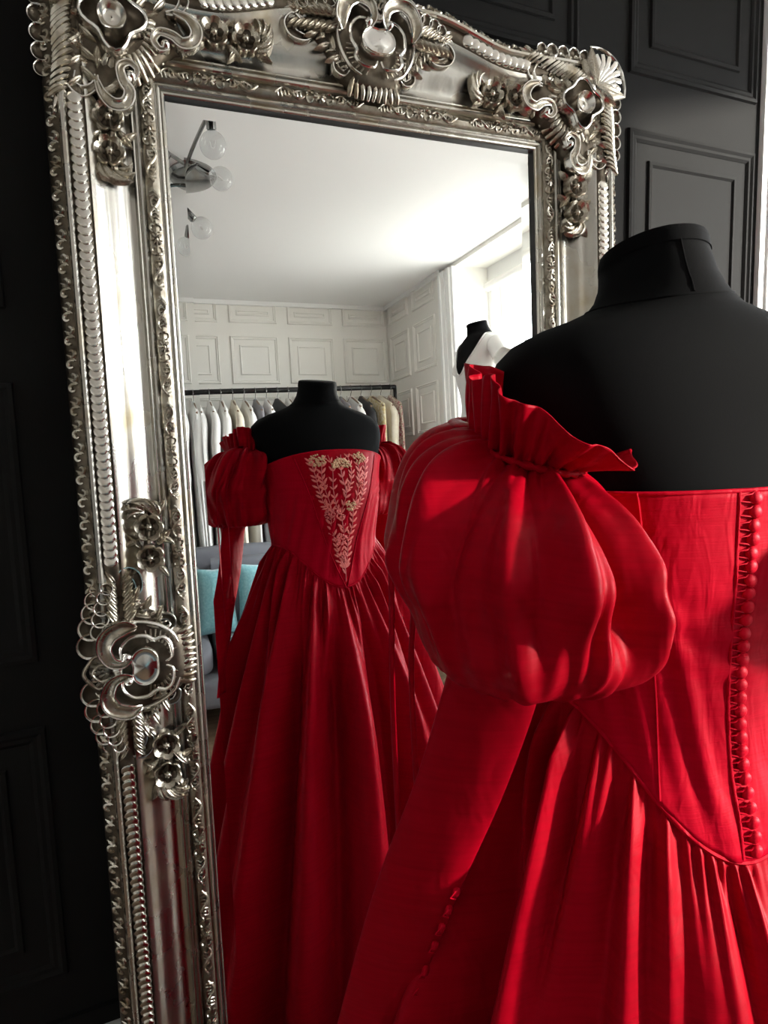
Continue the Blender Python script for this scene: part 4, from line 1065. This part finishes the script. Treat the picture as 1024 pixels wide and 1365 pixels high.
for i, (gm_, gl, gc) in enumerate(GAR):
    x = lerp(gx0, gx1, i / (len(GAR) - 1)); zr = rail_z(x)
    ang = gr.uniform(-.06, .06)
    L = gr.uniform(1.15, 1.5) if gc == 'gown' else gr.uniform(.85, 1.15)
    th0 = gr.uniform(.025, .031); hem = gr.uniform(.027, .033); sd_i = gr.randint(0, 9999); ff = folds(3, 9, 5, sd_i); depth = gr.uniform(.17, .215)
    root = empty('garment', (x, RY, zr - .0725), ang)
    tag(root, '%s %s hanging on the black clothes rail, %s garment from the left' % (gl, gc, ORD[i]), gc, 'garments on the clothes rail')
    ha = put('hanger', HBAR, root); put('hook', HOOK, ha)
    drop = gr.uniform(.0, .05); puffy = gr.random() < .4
    def gf(u, v):
        a = 2 * pi * u; s = v
        q = min(1, s / .12); dd = lerp(.012, max(depth, .212), q ** .8); dy = dd if q < 1 else max(depth, .212) * (1 + .10 * (s - .12))
        tx = lerp(.011, th0, sstep(0, .14, s)) + (hem - th0) * s + (.004 * math.exp(-((s - .16) / .06) ** 2) if puffy else 0)
        z = .016 - .085 * dd / .21 - max(0, s - .12) / .88 * L
        f = .0035 * ff(a + .3 * s) * sstep(.02, .3, s)
        return ((tx + f) * cos(a) + .006 * sin(4 * s + sd_i), (dy + f) * sin(a), z)
    g = MB(); g.grid(gf, 56, 26, cu=True); o = g.build('garment_body', gm_, root, None, fix=False)
    md = o.modifiers.new('thickness', 'SOLIDIFY'); md.thickness = .002
    if puffy or gc == 'gown':                                # limp sleeve at the side facing the room
        sl = MB(); sl.tube(catmull([(0, depth * .92, -.085), (.008, depth + .03, -.16), (-.004, depth + .035, -.32), (.006, depth + .025, -.52)], 6), [lerp(.020, .030, sin(pi * k / 18)) for k in range(19)], 10); sl.build('garment_sleeve', gm_, root, 60)

# ------------------------------------------------------------------ sofa with cushions
sofa = empty('sofa', (-0.15, -2.75, 0)); tag(sofa, 'grey upholstered sofa in front of the clothes rail', 'sofa')
def cushion_box(x0, x1, y0, y1, z0, z1, r=.05, puff=.0):
    mb = MB(); cx, cy, cz = (x0 + x1) / 2, (y0 + y1) / 2, (z0 + z1) / 2; hx, hy, hz = (x1 - x0) / 2, (y1 - y0) / 2, (z1 - z0) / 2
    def f(u, v):
        a = 2 * pi * u; b = -pi / 2 + pi * v; e = .35
        sg = lambda t, p: math.copysign(abs(t) ** p, t)
        return (cx + hx * sg(cos(b), e) * sg(cos(a), e), cy + hy * sg(cos(b), e) * sg(sin(a), e), cz + hz * sg(sin(b), e))
    return mb.grid(f, 48, 24, cu=True)
cushion_box(-.85, .85, -.42, .38, .12, .30).build('base', 'sofa_grey', sofa, 60)
cushion_box(-.85, .85, -.45, -.24, .28, .90).build('backrest', 'sofa_grey', sofa, 60)
for s in (-1, 1):
    cushion_box(*sorted((s * .72, s * .90)), -.44, .38, .13, .62).build('armrest', 'sofa_grey', sofa, 60)
    cushion_box(*sorted((s * .01, s * .71)), -.26, .38, .29, .45).build('seat_cushion', 'sofa_grey', sofa, 60)
    cushion_box(*sorted((s * .02, s * .70)), -.30, -.12, .45, .84).build('back_cushion', 'sofa_grey', sofa, 60)
    for yy in (-.36, .30): MB().lathe([(.016, .001), (.022, .125), (.001, .125)], 12, c=(s * .78, yy, 0)).build('leg', 'wood_dark', sofa)
def throw_cushion(loc, rot, sc, m):
    mb = MB()
    def f(u, v):
        x, z = u * 2 - 1, v * 2 - 1; return (x * (1 - .10 * (1 - z * z) * -.6 - .06), 0, z)
    pts = {}
    N = 20; F = []
    for side in (1, -1):
        b = len(mb.v)
        for j in range(N + 1):
            for i in range(N + 1):
                x, z = i / N * 2 - 1, j / N * 2 - 1; h = ((1 - x ** 4) * (1 - z ** 4)) ** .55 * .30; k = 1 - .07 * (1 - abs(x) ** 2) * (1 if abs(z) > .5 else .3) * abs(z) ; k2 = 1 - .07 * (1 - z * z) * abs(x)
                mb.v.append((x * k2, side * h, z * k))
        for j in range(N):
            for i in range(N): mb.f.append((b + j * (N + 1) + i, b + j * (N + 1) + i + 1, b + (j + 1) * (N + 1) + i + 1, b + (j + 1) * (N + 1) + i))
    o = mb.build('throw_cushion', m, None, 60); o.location = loc; o.rotation_euler = rot; o.scale = (sc, sc, sc); return o
tag(throw_cushion((-.03, -2.725, .63), (RAD(14), 0, RAD(6)), .185, 'teal_velvet'), 'pale teal throw cushion on the left side of the grey sofa', 'cushion', 'cushions on the sofa')
tag(throw_cushion((.34, -2.72, .63), (RAD(14), RAD(4), RAD(-5)), .185, 'teal_velvet'), 'pale teal throw cushion on the right side of the grey sofa', 'cushion', 'cushions on the sofa')

# ------------------------------------------------------------------ ceiling lamp with globe bulbs
lamp = empty('ceiling_lamp', (-0.085, -1.97, ZC)); tag(lamp, 'chrome ceiling lamp with several globe bulbs on thin arms', 'lamp')
MB().lathe([(.001, -.030), (.120, -.028), (.150, -.020), (.160, -.008), (.160, -.0005), (.001, -.0005)], 36).build('ceiling_plate', 'chrome', lamp, 35)
MB().lathe([(.001, -.075), (.020, -.074), (.026, -.060), (.026, -.028), (.001, -.028)], 20).build('hub', 'chrome', lamp, 35)
gl_ = MB().lathe([(.0005, -.046)] + [(.046 * sin(pi * k / 16), -.046 * cos(pi * k / 16)) for k in range(1, 15)] + [(.014, .046)], 26).mesh('globe_bulb', 'bulb_glass', 60)
sk_me = MB().lathe([(.001, .058), (.014, .057), (.017, .050), (.017, .004), (.012, 0), (.001, 0)], 16).mesh('socket', 'chrome', 35)
fil = MB().tube([(-.010, 0, .012), (-.006, 0, -.006), (0, 0, -.010), (.006, 0, -.006), (.010, 0, .012)], .0016, 5).mesh('filament', 'trim_white', 60)
Lp = Vector((-0.085, -1.97, ZC))
for (bx, by, bz, dx, dy, dz) in ((-.035, -1.345, 2.455, -.10, .45, 1), (.048, -1.700, 2.497, -1, -.1, .55), (-.006, -1.945, 2.385, -.7, -.1, .8), (-.30, -1.60, 2.46, .5, -.4, .9), (-.42, -2.00, 2.49, 1, .1, .6), (-.16, -2.40, 2.45, .2, .6, .9)):
    b = Vector((bx, by, bz)) - Lp; d = Vector((dx, dy, dz)).normalized(); s0 = b + d * .050; s1 = s0 + d * .052
    arm = MB().tube(catmull([(0, 0, -.055), s1 * .5 + Vector((0, 0, -.010)), s1], 8), .0075, 8).build('arm', 'chrome', lamp)
    q = d.to_track_quat('Z', 'Y').to_euler()
    put('socket', sk_me, arm, s0 - d * .006, q)
    bo = put('globe_bulb', gl_, lamp, b, q); put('filament', fil, bo)
